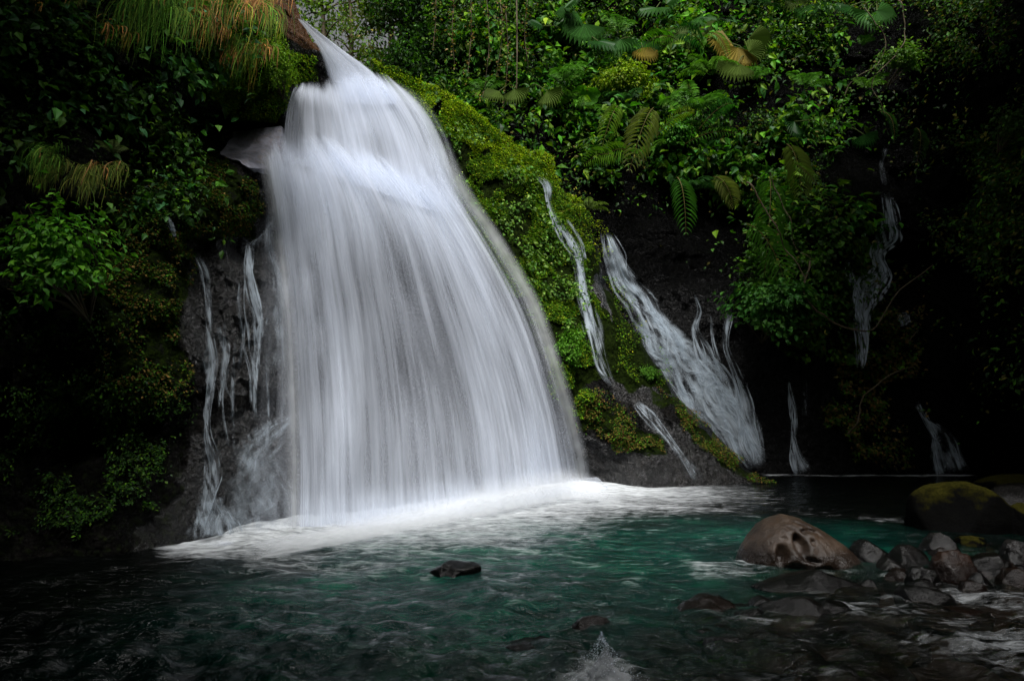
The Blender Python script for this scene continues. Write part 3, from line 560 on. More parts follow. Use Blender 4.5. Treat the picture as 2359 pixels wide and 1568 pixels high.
fern(1345, 500, DA, 'A', .6, 'small fern with rusty tips beside the ridge trickle', nfr=5, colr=(.10, .16, .02), off=.3)
fern(340, 350, DA, 'A', .35, 'small pale fern sprig on the left cliff', nfr=4, colr=(.12, .18, .05), off=.3, group='ferns growing on the left cliff')
fern(270, 400, DA, 'A', .3, 'tiny fern beside the lower grass tuft', nfr=4, colr=(.12, .17, .05), off=.3, group='ferns growing on the left cliff')
rf = random.Random(9)
for i in range(18):
    x_, y_ = rf.choice([(rf.uniform(1260, 1700), rf.uniform(130, 420)), (rf.uniform(1680, 1980), rf.uniform(60, 330)), (rf.uniform(1050, 1300), rf.uniform(180, 330))])
    fern(x_, y_, DB, 'B', rf.uniform(.6, 1.2), 'small green fern clump scattered through the upper jungle', nfr=5, colr=rf.choice([FR, FDk, (.09, .22, .015)]), off=rf.uniform(.8, 1.3), group='small fern clumps in the upper jungle')
# ------------------------------------------------------------------ bushes
def bush(px, py, wpx, hpx, D, kind, off, n, size, cols, label, name='shrub', aspect=.6, depth=.7, stems=9):
    s = surf(D, np.array([float(px)]), np.array([float(py)]), kind)[0]; Y = s[1] - off; c = P(px, py, Y); rx = wpx * Y / FP / 2; rz = hpx * Y / FP / 2; ry = min(rx, rz) * depth
    root = c + np.array([0, off * .9, -rz * .9]); o = empty(name, root, label, 'shrub')
    ends = []
    for i in range(stems):
        v = rng.normal(0, 1, 3); v /= np.linalg.norm(v); v[1] = -abs(v[1]); e = c + v * np.array([rx, ry, rz]) * rng.uniform(.6, .95); ends.append(e)
    tb = [(spline(np.array([root, (root + e) / 2 + rng.normal(0, .05, 3) + [0, 0, .08], e]), 8), np.linspace(.014, .004, 8)) for e in ends]
    tubes_obj('branches', tb, MAT['bark'], o)
    v = norm(rng.normal(0, 1, (n, 3))); rad = rng.random(n) ** .4; lump = .55 + 1.5 * (fbm(v * 2.2 + px, 3, 5) - .38)
    pos = c + v * rad[:, None] * lump[:, None] * np.array([rx, ry, rz]); t, z = orient(n, v * np.array([1, 1, .5]), .7, .8, .4)
    L = rng.uniform(size[0], size[1], n); f = leaves_obj('foliage', [leaf_arrays(pos, t, z, L, L * aspect, palette(n, cols, var=.25), T_OVAL)], MAT['leaf'], o)
    return o
bush(130, 580, 330, 330, DA, 'A', .7, 1100, (.06, .12), [(.07, .22, .015), (.05, .17, .02), (.10, .26, .02)], 'bright green broad-leaved shrub low on the left cliff', stems=14)
bush(1440, 180, 190, 110, DB, 'B', 2.0, 2600, (.07, .15), [(.17, .26, .01), (.22, .28, .02), (.11, .2, .01)], 'yellow-green bush glowing between the round leaf and the palms')
bush(640, 150, 130, 150, DA, 'A', .35, 2600, (.03, .06), [(.13, .22, .012), (.09, .19, .015)], 'bright mossy cushion bush left of the upper chute', aspect=.5)
bush(1560, 300, 90, 80, DB, 'B', 1.4, 800, (.10, .18), [(.05, .18, .02), (.07, .2, .02)], 'round leafy shrub behind the nest fern')
bush(1800, 700, 260, 170, DB, 'B', 1.6, 1800, (.10, .2), [(.03, .11, .02), (.05, .15, .02)], 'broad-leaved creeper mass overhanging the dark ravine', aspect=.75)
bush(1310, 800, 90, 110, DA, 'A', .2, 2600, (.04, .08), [(.07, .2, .015), (.10, .24, .02)], 'bright green leafy cushion on the ridge beside the main fall')
bush(1495, 860, 70, 40, DA, 'A', .15, 1200, (.03, .06), [(.08, .2, .015), (.06, .17, .02)], 'small green cushion above the bare ridge rock')
bush(2080, 130, 150, 90, DB, 'B', 1.2, 900, (.08, .16), [(.06, .15, .02), (.10, .18, .03)], 'thin leafy bush on vines high on the right')
bush(2340, 280, 130, 120, DB, 'B', .8, 600, (.07, .14), [(.04, .10, .02), (.06, .11, .03)], 'sparse leafy bush in the dark right edge')

# ------------------------------------------------------------------ hanging grass tufts
def grass(px, py, wpx, lpx, D, kind, off, nb, label, cols, plume=0, lean=.3, name='grass_tuft'):
    s = surf(D, np.array([float(px)]), np.array([float(py)]), kind)[0]; Y = s[1] - off; m = Y / FP; o = empty(name, P(px, py, Y), label, 'grass', 'hanging grass tufts')
    def blades(n, cl, wd, lsc, nseg=7):
        V = []; F = []; C = []; b = 0
        cl_ = [(px + random.gauss(0, wpx * .36), py + random.gauss(0, lpx * .16), random.gauss(lean, .45), random.uniform(.5, 1.15), random.uniform(-.35, .3)) for _ in range(max(4, n // 22))]
        for i in range(n):
            c_ = random.choice(cl_); x0 = c_[0] + random.gauss(0, 7); y0 = c_[1] + random.gauss(0, 5); L = lpx * m * random.uniform(.35, 1.0) * lsc * c_[3]
            ph = random.uniform(0, 6.28); base = P(x0, y0, Y + c_[4] + random.uniform(-.05, .05)); dx = random.gauss(c_[2], .28); dy = -random.uniform(.1, 1.1); cc = .7 * np.array(random.choice(cl)) * math.exp(random.gauss(0, .5))
            for k in range(nseg + 1):
                t = k / nseg; p = base + np.array([dx * L * .55 * math.sin(min(1.0, t * 1.35) * 1.57) + .05 * L * math.sin(ph + t * 4.5), dy * L * .35 * t, L * (.55 * t - 1.25 * t ** 1.7)])
                w = wd * (1 - t) ** .5 + .0008; V += [p + [w, 0, 0], p - [w, 0, 0]]; C += [cc, cc]
                if k < nseg: F.append((b + 2 * k, b + 2 * k + 1, b + 2 * k + 3, b + 2 * k + 2))
            b += 2 * (nseg + 1)
        return np.array(V), [np.array(F)], np.array(C)
    V, F, C = blades(nb, cols, .0045, 1.0); mesh_np('blades', V, F, MAT['moss_leaf'], o, tint=C)
    if plume:
        V, F, C = blades(plume, [(.55, .24, .07), (.38, .17, .05), (.6, .32, .12)], .0085, .9); mesh_np('plumes', V, F, MAT['dry'], o, tint=C)
    return o
GR = [(.10, .26, .03), (.18, .30, .04), (.06, .17, .02)]; GO = [(.22, .24, .03), (.32, .19, .04), (.12, .22, .02)]
grass(355, 0, 60, 230, DA, 'A', .5, 420, 'long pale green grass hanging from the top edge', GR, 10, -.05)
grass(470, 10, 150, 190, DA, 'A', .5, 520, 'grass tuft with orange plumes left of the mossy bank', GR + GO, 130, .35)
grass(540, -25, 130, 130, DA, 'A', .6, 420, 'orange plumed grass crowding the top edge', GO, 150, .2)
grass(560, 110, 90, 130, DA, 'A', .5, 260, 'tuft of tan plumes over the mossy bank', GO + GR, 90, .1)
grass(250, 60, 60, 90, DA, 'A', .4, 50, 'few dry seed heads hanging in the dark creepers', GO, 16, .0)
grass(610, -30, 50, 80, DA, 'A', .5, 90, 'dry orange grass beside the ochre rock', GO, 50, .1)
grass(115, 350, 50, 100, DA, 'A', .5, 200, 'upright green grass tuft on the lower left ledge', GR, 4, -.1)
grass(190, 385, 130, 100, DA, 'A', .5, 420, 'shaggy olive grass tuft spilling over the lower left ledge', [(.14, .19, .03), (.18, .18, .04), (.09, .15, .03)], 10, .2)
grass(90, 0, 120, 60, DA, 'A', .5, 160, 'dim grass at the top left corner', [(.10, .13, .03), (.14, .11, .03)], 10, .1)

# ------------------------------------------------------------------ vines and branches
def vine(pts, D, kind, off, label, rad=.012, leaves=0, name='vine', cols=GM, tint=(.13, .09, .03), lsize=(.06, .13), group='vines hanging on the gorge wall', cat='vine'):
    q = np.array(pts, float); base = surf(D, q[:, 0], q[:, 1], kind)
    Y = base[:, 1].min() - off; w = P(q[:, 0], q[:, 1], np.full(len(q), Y)); w = spline(w, 30); w[:, 1] += (fbm(w * 1.5, 3, 2) - .5) * .5
    o = empty(name, w[0], label, cat, group); tubes_obj('stem', [(w, np.linspace(rad, rad * .5, 30))], MAT['bark'], o, tint)
    if leaves:
        i = rng.integers(0, 30, leaves); pos = w[i] + rng.normal(0, .09, (leaves, 3)); nr = np.tile(np.array([0, -1., .3]), (leaves, 1)); t, z = orient(leaves, nr, .7, .6, .4); L = rng.uniform(*lsize, leaves)
        leaves_obj('leaves', [leaf_arrays(pos, t, z, L, L * .65, palette(leaves, cols), T_OVAL)], MAT['leaf'], o)
    return o
for i, (x, y0, y1) in enumerate([(1085, -20, 190), (1120, -20, 230), (1150, -20, 170), (1190, -20, 250), (1215, 0, 160), (1050, -20, 150), (1005, -20, 120), (1165, 20, 240)]):
    vine([(x, y0), (x + 8 * math.sin(i), (y0 + y1) / 2), (x + random.uniform(-12, 12), y1)], DB, 'B', 1.6, ['leafy vine hanging straight over the dark ridge top', 'long vine trailing to the fading palm', 'short vine in the vine curtain', 'thick bare brown vine at the right end of the vine curtain', 'thin vine right of the thick bare vine', 'leafy vine at the left of the vine curtain', 'shortest leafy vine above the bright ridge crest', 'long leafy vine in the middle of the vine curtain'][i], .03 if i == 3 else .014, 0 if i == 3 else 110, cols=GM + GB)
vine([(1990, 20), (2040, 110), (2020, 150), (1960, 190), (1930, 260)], DB, 'B', 1.4, 'curving leafy vine crossing the dark upper right', .02, 130)
vine([(2065, -10), (2085, 90), (2060, 130), (2010, 190), (2040, 260)], DB, 'B', 1.3, 'long twisting liana on the upper right', .022, 60)
vine([(2280, 80), (2320, 300), (2290, 350)], DB, 'B', .6, 'thin vine in the dark right edge', .012, 80, cols=GD + GM)
vine([(1720, 420), (1780, 520), (1830, 600), (1850, 640)], DB, 'B', 1.9, 'tan leaning branch between the drooping fronds', .025, 30, 'branch', cols=GM + GB, group='bare branches on the gorge wall', cat='branch')
vine([(1770, 400), (1810, 500), (1840, 570), (1870, 600)], DB, 'B', 2.0, 'thin tan branch right of the leaning one', .018, 40, 'branch', cols=GM, group='bare branches on the gorge wall', cat='branch')
vine([(1870, 600), (1850, 680), (1920, 740), (2010, 760), (2060, 680), (2150, 610)], DB, 'B', 1.6, 'long crooked branch crossing the right cascade', .03, 50, 'branch', cols=GD + GM, group='bare branches on the gorge wall', cat='branch')
vine([(1950, 1000), (1975, 960), (2000, 900), (2040, 870), (2080, 850), (2110, 845)], DB, 'B', 1.0, 'tan broken branch hanging low in the ravine', .03, 14, 'branch', cols=GM, tint=(.25, .13, .05), group='bare branches on the gorge wall', cat='branch')
vine([(2095, 785), (2120, 760)], DB, 'B', .9, 'short brown stick stuck out at the right', .02, 0, 'branch', group='bare branches on the gorge wall', cat='branch')

# ------------------------------------------------------------------ background trees against the sky
def tree(px, pyb, pyt, Y, wpx, nleaf, label, cols, size=(.10, .22), sparse=.5, lean=0.0):
    b = P(px, pyb, Y); t = P(px + lean, pyt, Y); o = empty('tree', b, label, 'tree', 'trees above the waterfall'); H = np.linalg.norm(t - b); rx = wpx * Y / FP / 2
    tr = spline(np.array([b, (b + t) / 2 + [.2, 0, 0], t]), 16); tubes_obj('trunk', [(tr, np.linspace(.16, .04, 16))], MAT['bark'], o)
    tb = []; ends = []
    for i in range(26):
        k = random.randint(2, 14); p0 = tr[k]; a = random.uniform(0, 6.28); L = rx * random.uniform(.5, 1.05)
        e = p0 + np.array([math.cos(a) * L, math.sin(a) * L * .8, random.uniform(-.2, .5) * L]); m_ = (p0 + e) / 2 + np.array([0, 0, .15 * L]); s = spline(np.array([p0, m_, e]), 9); tb.append((s, np.linspace(.05, .01, 9))); ends.append(s)
    tubes_obj('limbs', tb, MAT['bark'], o)
    E = np.concatenate([s[3:] for s in ends]); cl = E[rng.integers(0, len(E), int(nleaf / 18))] + rng.normal(0, .22, (int(nleaf / 18), 3))
    pos = np.repeat(cl, 18, 0) + rng.normal(0, .2, (len(cl) * 18, 3)); n = len(pos); nr = norm(rng.normal(0, 1, (n, 3))); tt_, z = orient(n, nr, .5, .7, .5); L = rng.uniform(*size, n)
    leaves_obj('crown', [leaf_arrays(pos, tt_, z, L, L * .55, palette(n, cols), T_OVAL)], MAT['leaf'], o); return o
TC = [(.09, .17, .02), (.13, .20, .03), (.06, .12, .02)]
tree(735, 230, -60, 24, 150, 1500, 'airy tree over the chute with sky showing through', TC)
tree(800, 260, -80, 27, 150, 1900, 'airy tree right of the chute with pale sky gaps', TC + [(.12, .09, .03)])
tree(890, 260, -120, 23, 130, 6500, 'olive green tree at the left edge of the forest', [(.07, .11, .01), (.10, .14, .012), (.04, .08, .01)])
tree(950, 260, -160, 22, 190, 13000, 'dense dark green tree above the mossy crest', GD + GM[:1])
tree(660, 60, -140, 26, 120, 1500, 'thin treetop behind the ochre rock', TC)
tree(1040, 260, -160, 23, 170, 9000, 'dark tree wrapped in hanging vines', GD + GB[:1])

# ------------------------------------------------------------------ water sheets
def sheet(name, lines, D, off, dens, mat, parent, nu_=60, nv_=90, seed=0, ridge=.03, W=None, absY=False, flat=False):
    rows = []
    for ln in lines:
        a = np.array(ln, float)
        if a.shape[1] == 3: Y = a[:, 2]
        else: Y = D(a[:, 0], a[:, 1]) - off
        rows.append(spline(P(a[:, 0], a[:, 1], Y), nv_))
    rows = np.array(rows)                                 # lines, nv, 3
    nl = len(rows); u = np.linspace(0, 1, nu_); k = np.linspace(0, 1, nl)
    m = np.gradient(rows, k, axis=0) if nl > 2 else np.repeat((rows[1:] - rows[:1]), 2, 0)
    i = np.clip(np.searchsorted(k, u, 'right') - 1, 0, nl - 2); h = k[1] - k[0]; s = ((u - k[i]) / h)[:, None, None]
    V = (2*s**3-3*s**2+1)*rows[i] + (s**3-2*s**2+s)*h*m[i] + (-2*s**3+3*s**2)*rows[i+1] + (s**3-s**2)*h*m[i+1]     # nu,nv,3
    U, VV = np.meshgrid(u, np.linspace(0, 1, nv_), indexing='ij')
    width = np.linalg.norm(V[-1] - V[0], axis=-1).mean() if W is None else W; leng = np.linalg.norm(np.diff(V[nu_ // 2], axis=0), axis=-1).sum()
    uv = np.stack([U * width + seed * 3.7, VV * leng + seed * 1.3], -1)
    r = (fbm(v3(uv[..., 0] * 5, uv[..., 1] * .35, 0 * U + seed), 3, seed) - .5) * 2 * ridge
    V = V + np.array([0, -1, 0]) * r[..., None]
    d = dens(U, VV); V = V.transpose(1, 0, 2); f = grid_faces(nu_, nv_)
    return mesh_np(name, V.reshape(-1, 3), [f], mat, parent, attrs={'dens': d.T}, uv=uv.transpose(1, 0, 2).reshape(-1, 2), smooth=True)
MAIN = [[(612, 330), (618, 400), (632, 480), (644, 560), (660, 700), (672, 900), (676, 1214)], [(650, 296), (680, 400), (712, 600), (735, 800), (748, 1000), (752, 1212)],
    [(720, 300), (790, 420), (845, 650), (880, 900), (895, 1202)], [(800, 325), (890, 450), (970, 700), (1025, 950), (1050, 1182)], [(880, 355), (980, 490), (1080, 720), (1145, 950), (1175, 1160)],
    [(950, 370), (1045, 500), (1155, 720), (1225, 930), (1262, 1142)], [(1005, 290), (1068, 430), (1150, 555), (1230, 695), (1284, 850), (1322, 980), (1352, 1125)]]
UP = [[(672, 200), (650, 255), (628, 370)], [(700, 190), (690, 250), (692, 380)], [(760, 180), (780, 260), (812, 420)], [(825, 165), (872, 270), (925, 460)], [(872, 166), (945, 280), (1015, 490)], [(908, 178), (985, 232), (1034, 310), (1070, 410), (1105, 500)]]
CH = [[(684, 42), (732, 112), (755, 185), (772, 235)], [(694, 46), (762, 112), (815, 175), (845, 240)], [(704, 50), (792, 116), (872, 176), (925, 240)]]
fall = empty('waterfall', tuple(P(900, 1190, wl_y(1190))), 'tall white silky waterfall filling the middle of the gorge', 'waterfall')
def edge_f(U, l=.06, r=.06, p=1.0):
    return (sstep(0, l, U) * sstep(1, 1 - r, U)) ** p
def ragged(U, V, seed, l=.09, r=.12, f=34):
    n = (fbm(v3(U * f, V * 1.3, 0 * U + seed), 3, seed) - .5) * 2; n2 = (fbm(v3(U * 3, V * 3.5, 0 * U + seed), 3, seed + 5) - .5)
    a = U + n2 * .05; return sstep(0, 1, a / l + n * .9) * sstep(0, 1, (1 - a) / r + n * .25 + n2 * .5) * sstep(0, l * .4, U) * sstep(1, 1 - r * .3, U)
def start(U, V, seed, k=.10):
    n = fbm(v3(U * 26, 0 * U, 0 * U + seed), 3, seed); return sstep(0, 1, V / k - n * .8 + .45) * sstep(0, .02, V)
def streaky(U, V, seed, f=14): return fbm(v3(U * f, V * 1.1, 0 * U + seed), 3, seed)
sheet('chute', CH, DA, .35, lambda U, V: np.clip(1.3 * edge_f(U, .18, .22), 0, 1) * sstep(0, .04, V), MAT['fall'], fall, 40, 60, 1)
sheet('chute', CH, DA, .55, lambda U, V: .7 * edge_f(U, .3, .1), MAT['fall'], fall, 40, 60, 8)
def d_up(U, V):
    d = np.clip(.45 + 1.0 * sstep(.25, .6, U) + .6 * sstep(.35, .0, V), 0, 1)
    d -= .45 * np.exp(-((U - .52) / .10) ** 2 - ((V - .6) / .18) ** 2); d -= .2 * np.exp(-((U - .15) / .08) ** 2 - ((V - .6) / .3) ** 2)
    return np.clip(d, 0, 1) * ragged(U, V, 3, .16, .24) * start(U, V, 4, .16)
sheet('upper_veil', UP, DA, .40, d_up, MAT['fall'], fall, 90, 70, 2)
sheet('upper_veil', UP, DA, .65, lambda U, V: d_up(U, V) * .6, MAT['fall'], fall, 90, 70, 5)
def d_main(U, V):
    top = sstep(.5, 0, V); right = sstep(.45, .9, U)
    d = .34 + .62 * sstep(.42, .05, V) + .26 * right - .10 * np.exp(-((U - .30) / .15) ** 2) * sstep(.1, .4, V) + .3 * sstep(.9, 1, V)
    d -= .25 * np.exp(-((U - .12) / .07) ** 2 - ((V - .2) / .1) ** 2) + .22 * sstep(.05, .0, U) * sstep(.1, .2, V)
    d += .08 + (fbm(v3(U * 13, V * .7, 0 * U + 4), 3, 44) - .5) * .55 * sstep(.12, .4, V) * sstep(1, .85, V)
    d -= .12 * sstep(.3, .7, V) * sstep(.60, .40, fbm(v3(U * 9, V * .5, 0 * U), 3, 12)) * sstep(.9, .7, V)
    return np.clip(d, 0, 1) * ragged(U, V, 7, .05, .20, 60) * start(U, V, 9, .12)
sheet('main_veil', MAIN, DA, .55, d_main, MAT['fall'], fall, 220, 120, 3, .03, W=7.0)
sheet('main_veil', MAIN, DA, .85, lambda U, V: d_main(U, V) * .38, MAT['fall'], fall, 220, 120, 11, .03, W=7.0)
sheet('main_veil', MAIN, DA, .70, lambda U, V: d_main(U, V) * .35, MAT['fall'], fall, 220, 120, 17, .05, W=7.0)
sheet('side_veil', [[(606, 420), (594, 560), (588, 800), (560, 1000), (540, 1236)], [(625, 400), (632, 560), (636, 800), (630, 1000), (620, 1228)], [(660, 400), (672, 560), (690, 800), (696, 1000), (700, 1218)]], DA, .5, lambda U, V: np.clip((.03 + .20 * U) * (.4 + 1.2 * fbm(v3(U * 11, V * 1.5, 0 * U), 3, 88)), 0, 1) * edge_f(U, .3, .1) * sstep(0, .15, V), MAT['fall'], fall, 70, 90, 27)
EB = MAIN[-1]
sheet('edge_spray', [[(x - 34, y) for x, y in EB], EB, [(x + 20, y) for x, y in EB]], DA, .62, lambda U, V: .42 * edge_f(U, .4, .55) * sstep(0, .2, V) * (.5 + fbm(v3(U * 9, V * 1.2, 0 * U), 3, 31)), SM, fall, 40, 90, 29)
sheet('edge_spray', [[(x - 20, y + 8) for x, y in MAIN[0]], MAIN[0], [(x + 24, y) for x, y in MAIN[0]]], DA, .62, lambda U, V: .40 * edge_f(U, .5, .4) * sstep(0, .1, V) * (.4 + fbm(v3(U * 9, V * 1.2, 0 * U), 3, 33)), SM, fall, 40, 90, 31)
# little arcs of water springing off hidden knobs of rock
def arc(px, py, w, h, seed, den=.8):
    L = []
    for k in np.linspace(-1, 1, 5):
        x = px + k * w / 2; L.append([(px + k * w * .15, py + abs(k) * 3), (px + k * w * .38, py + 6 + abs(k) * 8), (x, py + 35 + abs(k) * 12), (x + 3, py + h)])
    sheet('splash_arc', L, DA, 1.15, lambda U, V: .7 * den * edge_f(U, .45, .45) * (1 - V) ** .8 * sstep(0, .3, V), MAT['fall'], fall, 24, 30, seed, .01)
for i, a_ in enumerate([(710, 600, 60, 180, .5), (668, 688, 40, 150, .45), (760, 540, 80, 120, .3), (735, 720, 50, 160, .4), (660, 630, 40, 120, .35), (690, 700, 46, 200, .4)]): arc(*a_[:4], seed=20 + i, den=a_[4])
def stream(pts, D, kind, off, label, den=.8, nu_=14, seed=0, name='cascade', group='small cascades on the rocks', real=True):
    a = np.array(pts, float); t = np.gradient(a[:, :2], axis=0); t /= np.linalg.norm(t, axis=1)[:, None]; nrm_ = np.stack([-t[:, 1], t[:, 0]], -1)
    nrm_ = np.where(nrm_[:, :1] > 0, nrm_, -nrm_)
    base = surf(D, a[:, 0], a[:, 1], kind)[:, 1]; sm = D(a[:, 0], a[:, 1]); Yc = np.minimum(base, sm) - off
    b = P(a[-1, 0], a[-1, 1], Yc[-1]); o = empty(name, tuple(b), label, 'cascade', group)
    nvv = 90; cen = spline(np.concatenate([a, nrm_], 1), nvv); wv = np.maximum(cen[:, 2], 3); Wm = wv.mean()
    V_ = []; F_ = []; D_ = []; U_ = []; bb = 0; tq = np.linspace(0, 1, nvv)
    ns = int(np.clip(Wm / 3.0, 4, 26)); lenp = np.linalg.norm(np.diff(cen[:, :2], axis=0), axis=1).sum()
    for k in range(ns + 1):
        veil = k == ns; sd = seed * 7 + k * 3.1; r0 = random.uniform(-.5, .5)
        wan = (fbm(v3(tq * lenp / 110 + sd, 0 * tq, 0 * tq), 2, seed) - .5) * .9
        latc = 0 * tq if veil else np.clip(r0 * .9 + wan, -.62, .62)
        t0, t1 = (0, 1) if (veil or k < 2) else (random.uniform(0, .45) * (1 if random.random() < .6 else 0), 1 if random.random() < .6 else random.uniform(.55, 1))
        wd = wv * 1.0 if veil else np.maximum(1.6, wv * random.uniform(.06, .28)) * (.4 + 1.3 * fbm(v3(tq * lenp / 45 + sd, 0 * tq + 5, 0 * tq), 3, seed + 2))
        nuu = 25 if veil else 5; uu = np.linspace(-.5, .5, nuu)
        X_ = cen[:, 0][:, None] + cen[:, 3][:, None] * (latc[:, None] * wv[:, None] + uu * wd[:, None]); Yp = cen[:, 1][:, None] + cen[:, 4][:, None] * (latc[:, None] * wv[:, None] + uu * wd[:, None])
        ys_ = np.minimum(surf(D, X_, Yp, kind)[..., 1], D(X_, Yp) + .1); m5 = ys_.copy()
        for sh in range(-4, 5): m5 = np.minimum(m5, np.roll(ys_, sh, 0) if abs(sh) < 5 else m5)
        m5[:4] = ys_[:4]; m5[-4:] = ys_[-4:]; off_ = off * .45 + (0 if veil else random.uniform(.02, .10))
        V = P(X_, Yp, .5 * m5 + .5 * ys_ - off_)
        dd = den * (.75 if veil else random.uniform(.25, .9)) * sstep(t0 - .001, t0 + .08, tq) * sstep(t1 + .001, t1 - .12, tq); dd = dd[:, None] * (sstep(-.5, -.15, uu) * sstep(.5, .15, uu))[None]
        dd = dd * np.clip(sstep(.30, .68, fbm(v3((X_ - Yp * .3) / 8, Yp / 60, 0 * X_ + sd), 3, seed)) * 1.35, 0, 1.2) * (.6 + .8 * fbm(v3(X_ / 60, Yp / 22, 0 * X_ + seed), 2, seed))
        V_.append(V.reshape(-1, 3)); F_.append(grid_faces(nuu, nvv, bb)); bb += V.shape[0] * nuu; D_.append(dd.ravel()); U_.append(np.stack([np.broadcast_to(uu, X_.shape) * .5 + sd, np.broadcast_to(tq[:, None] * lenp / 90, X_.shape)], -1).reshape(-1, 2))
    mesh_np('flow', np.concatenate(V_), [np.concatenate(F_)], MAT['cascade'], o, attrs={'dens': np.concatenate(D_)}, uv=np.concatenate(U_), smooth=True)
    return o
ST = [([(573, 556, 12), (572, 600, 22), (577, 660, 28), (592, 730, 46), (590, 790, 34), (588, 880, 16), (585, 970, 10)], 'A', .55, 'bright trickle beside the dark hole in the left rock', .95),
 ([(452, 585, 16), (474, 630, 24), (480, 700, 14), (482, 780, 20), (488, 830, 26), (482, 900, 18), (478, 1000, 16), (488, 1050, 34), (478, 1140, 44), (452, 1238, 24)], 'A', .5, 'long thin trickle at the left end of the wet rock', .85),
 ([(503, 750, 10), (520, 800, 20), (514, 870, 12), (504, 940, 8)], 'A', .5, 'short thin trickle right of the long left one', .6),
 ([(384, 500, 12), (394, 520, 18), (404, 546, 8)], 'A', .4, 'tiny white spout in the moss on the left', .9),
 ([(630, 510, 14), (606, 545, 10), (578, 566, 12)], 'A', .5, 'faint trickle slanting to the left trickle', .5),
 ([(680, 955, 20), (640, 985, 50), (600, 1020, 60), (572, 1055, 60), (562, 1085, 60)], 'A', .7, 'fan of spray leaping left off the base of the big fall', .45),
 ([(600, 1030, 90), (590, 1090, 130), (585, 1160, 150), (580, 1228, 160)], 'A', .7, 'misty curtain at the left foot of the big fall', .22),
 ([(480, 1150, 50), (490, 1190, 80), (495, 1238, 110)], 'A', .6, 'low domed trickle at the pool edge on the left', .5),
 ([(630, 470, 30), (620, 560, 24), (640, 640, 30), (640, 760, 50), (640, 860, 60)], 'A', .6, 'dim veil on the dark rock hugging the big fall', .35),
 ([(1236, 406, 10), (1260, 424, 20), (1266, 470, 12), (1288, 520, 24), (1328, 584, 28), (1336, 620, 22), (1347, 690, 30), (1368, 750, 44), (1378, 800, 34), (1390, 850, 34), (1415, 892, 14)], 'A', .5, 'bright rill running down the mossy ridge', .95),
 ([(1306, 505, 8), (1338, 556, 9), (1350, 600, 8)], 'A', .5, 'hair-thin rill right of the ridge rill', .6),
 ([(1465, 925, 16), (1498, 958, 26), (1540, 1010, 18), (1572, 1052, 14), (1612, 1105, 30)], 'A', .45, 'faint rill over the bare lower ridge rock', .5),
 ([(1394, 530, 20), (1414, 590, 44), (1432, 645, 44), (1470, 692, 50), (1520, 765, 80), (1580, 840, 90), (1640, 925, 96), (1690, 1005, 100), (1735, 1082, 70)], 'B', 1.6, 'wide stepped cascade just right of the mossy ridge', .95),
 ([(1601, 678, 8), (1611, 716, 12), (1600, 755, 18), (1620, 810, 36), (1660, 880, 46), (1700, 975, 56), (1745, 1080, 50)], 'B', 1.5, 'narrow cascade joining the stepped one from above', .85),
 ([(1682, 715, 16), (1672, 800, 12), (1690, 850, 18), (1720, 950, 34), (1750, 1070, 36)], 'B', 1.4, 'thin right strand of the stepped cascade group', .7),
 ([(1638, 725, 6), (1645, 790, 8), (1660, 840, 10)], 'B', 1.4, 'hair-thin strand between the cascades', .5),
 ([(2040, 440, 16), (2050, 490, 34), (2046, 540, 50), (2022, 590, 30), (2034, 620, 40), (1998, 665, 62), (1986, 720, 44), (1990, 790, 30), (1980, 860, 14)], 'B', 2.6, 'tall blue-grey cascade in the dark ravine on the right', 1.25),
 ([(1950, 596, 8), (1962, 640, 24), (1985, 690, 26), (1990, 740, 26)], 'B', 2.6, 'side strand left of the tall right cascade', .5),
 ([(2040, 340, 10), (2030, 380, 12), (2036, 430, 12)], 'B', .8, 'barely lit trickle above the tall right cascade', .12),
 ([(2075, 720, 30), (2090, 750, 40)], 'B', 1.0, 'faint patch of spray right of the tall cascade', .3),
 ([(1818, 870, 8), (1828, 950, 18), (1830, 1020, 14), (1838, 1060, 40), (1850, 1091, 60)], 'B', .7, 'slender cascade spreading onto the far pool', .8),
 ([(1855, 880, 8), (1855, 960, 10)], 'B', .6, 'faint thread right of the slender cascade', .25),
 ([(2112, 925, 12), (2132, 965, 12), (2160, 1000, 36), (2178, 1045, 60), (2192, 1093, 74)], 'B', .8, 'fan shaped cascade at the far right of the pool', .95),
 ([(2070, 960, 14), (2062, 1040, 18), (2060, 1091, 24)], 'B', .7, 'dim strand left of the fan shaped cascade', .22)]
rt = random.Random(12)
for i in range(11):
    x_ = rt.uniform(440, 655); y_ = rt.uniform(570, 900); h_ = rt.uniform(120, 340)
    stream([(x_, y_, 5), (x_ + rt.uniform(-8, 8), y_ + h_ * .3, 9), (x_ + rt.uniform(-6, 10), y_ + h_ * .6, 7), (x_ + rt.uniform(-6, 12), min(1225, y_ + h_), 9)], DA, 'A', .4, 'hair fine trickle on the dark wet rock left of the big fall', rt.uniform(.25, .55), seed=120 + i, group='hair fine trickles left of the big fall')
for i, (pts, kd, off, lab, den) in enumerate(ST): stream(pts, DA if kd == 'A' else DB, kd, off, lab, den, seed=60 + i)

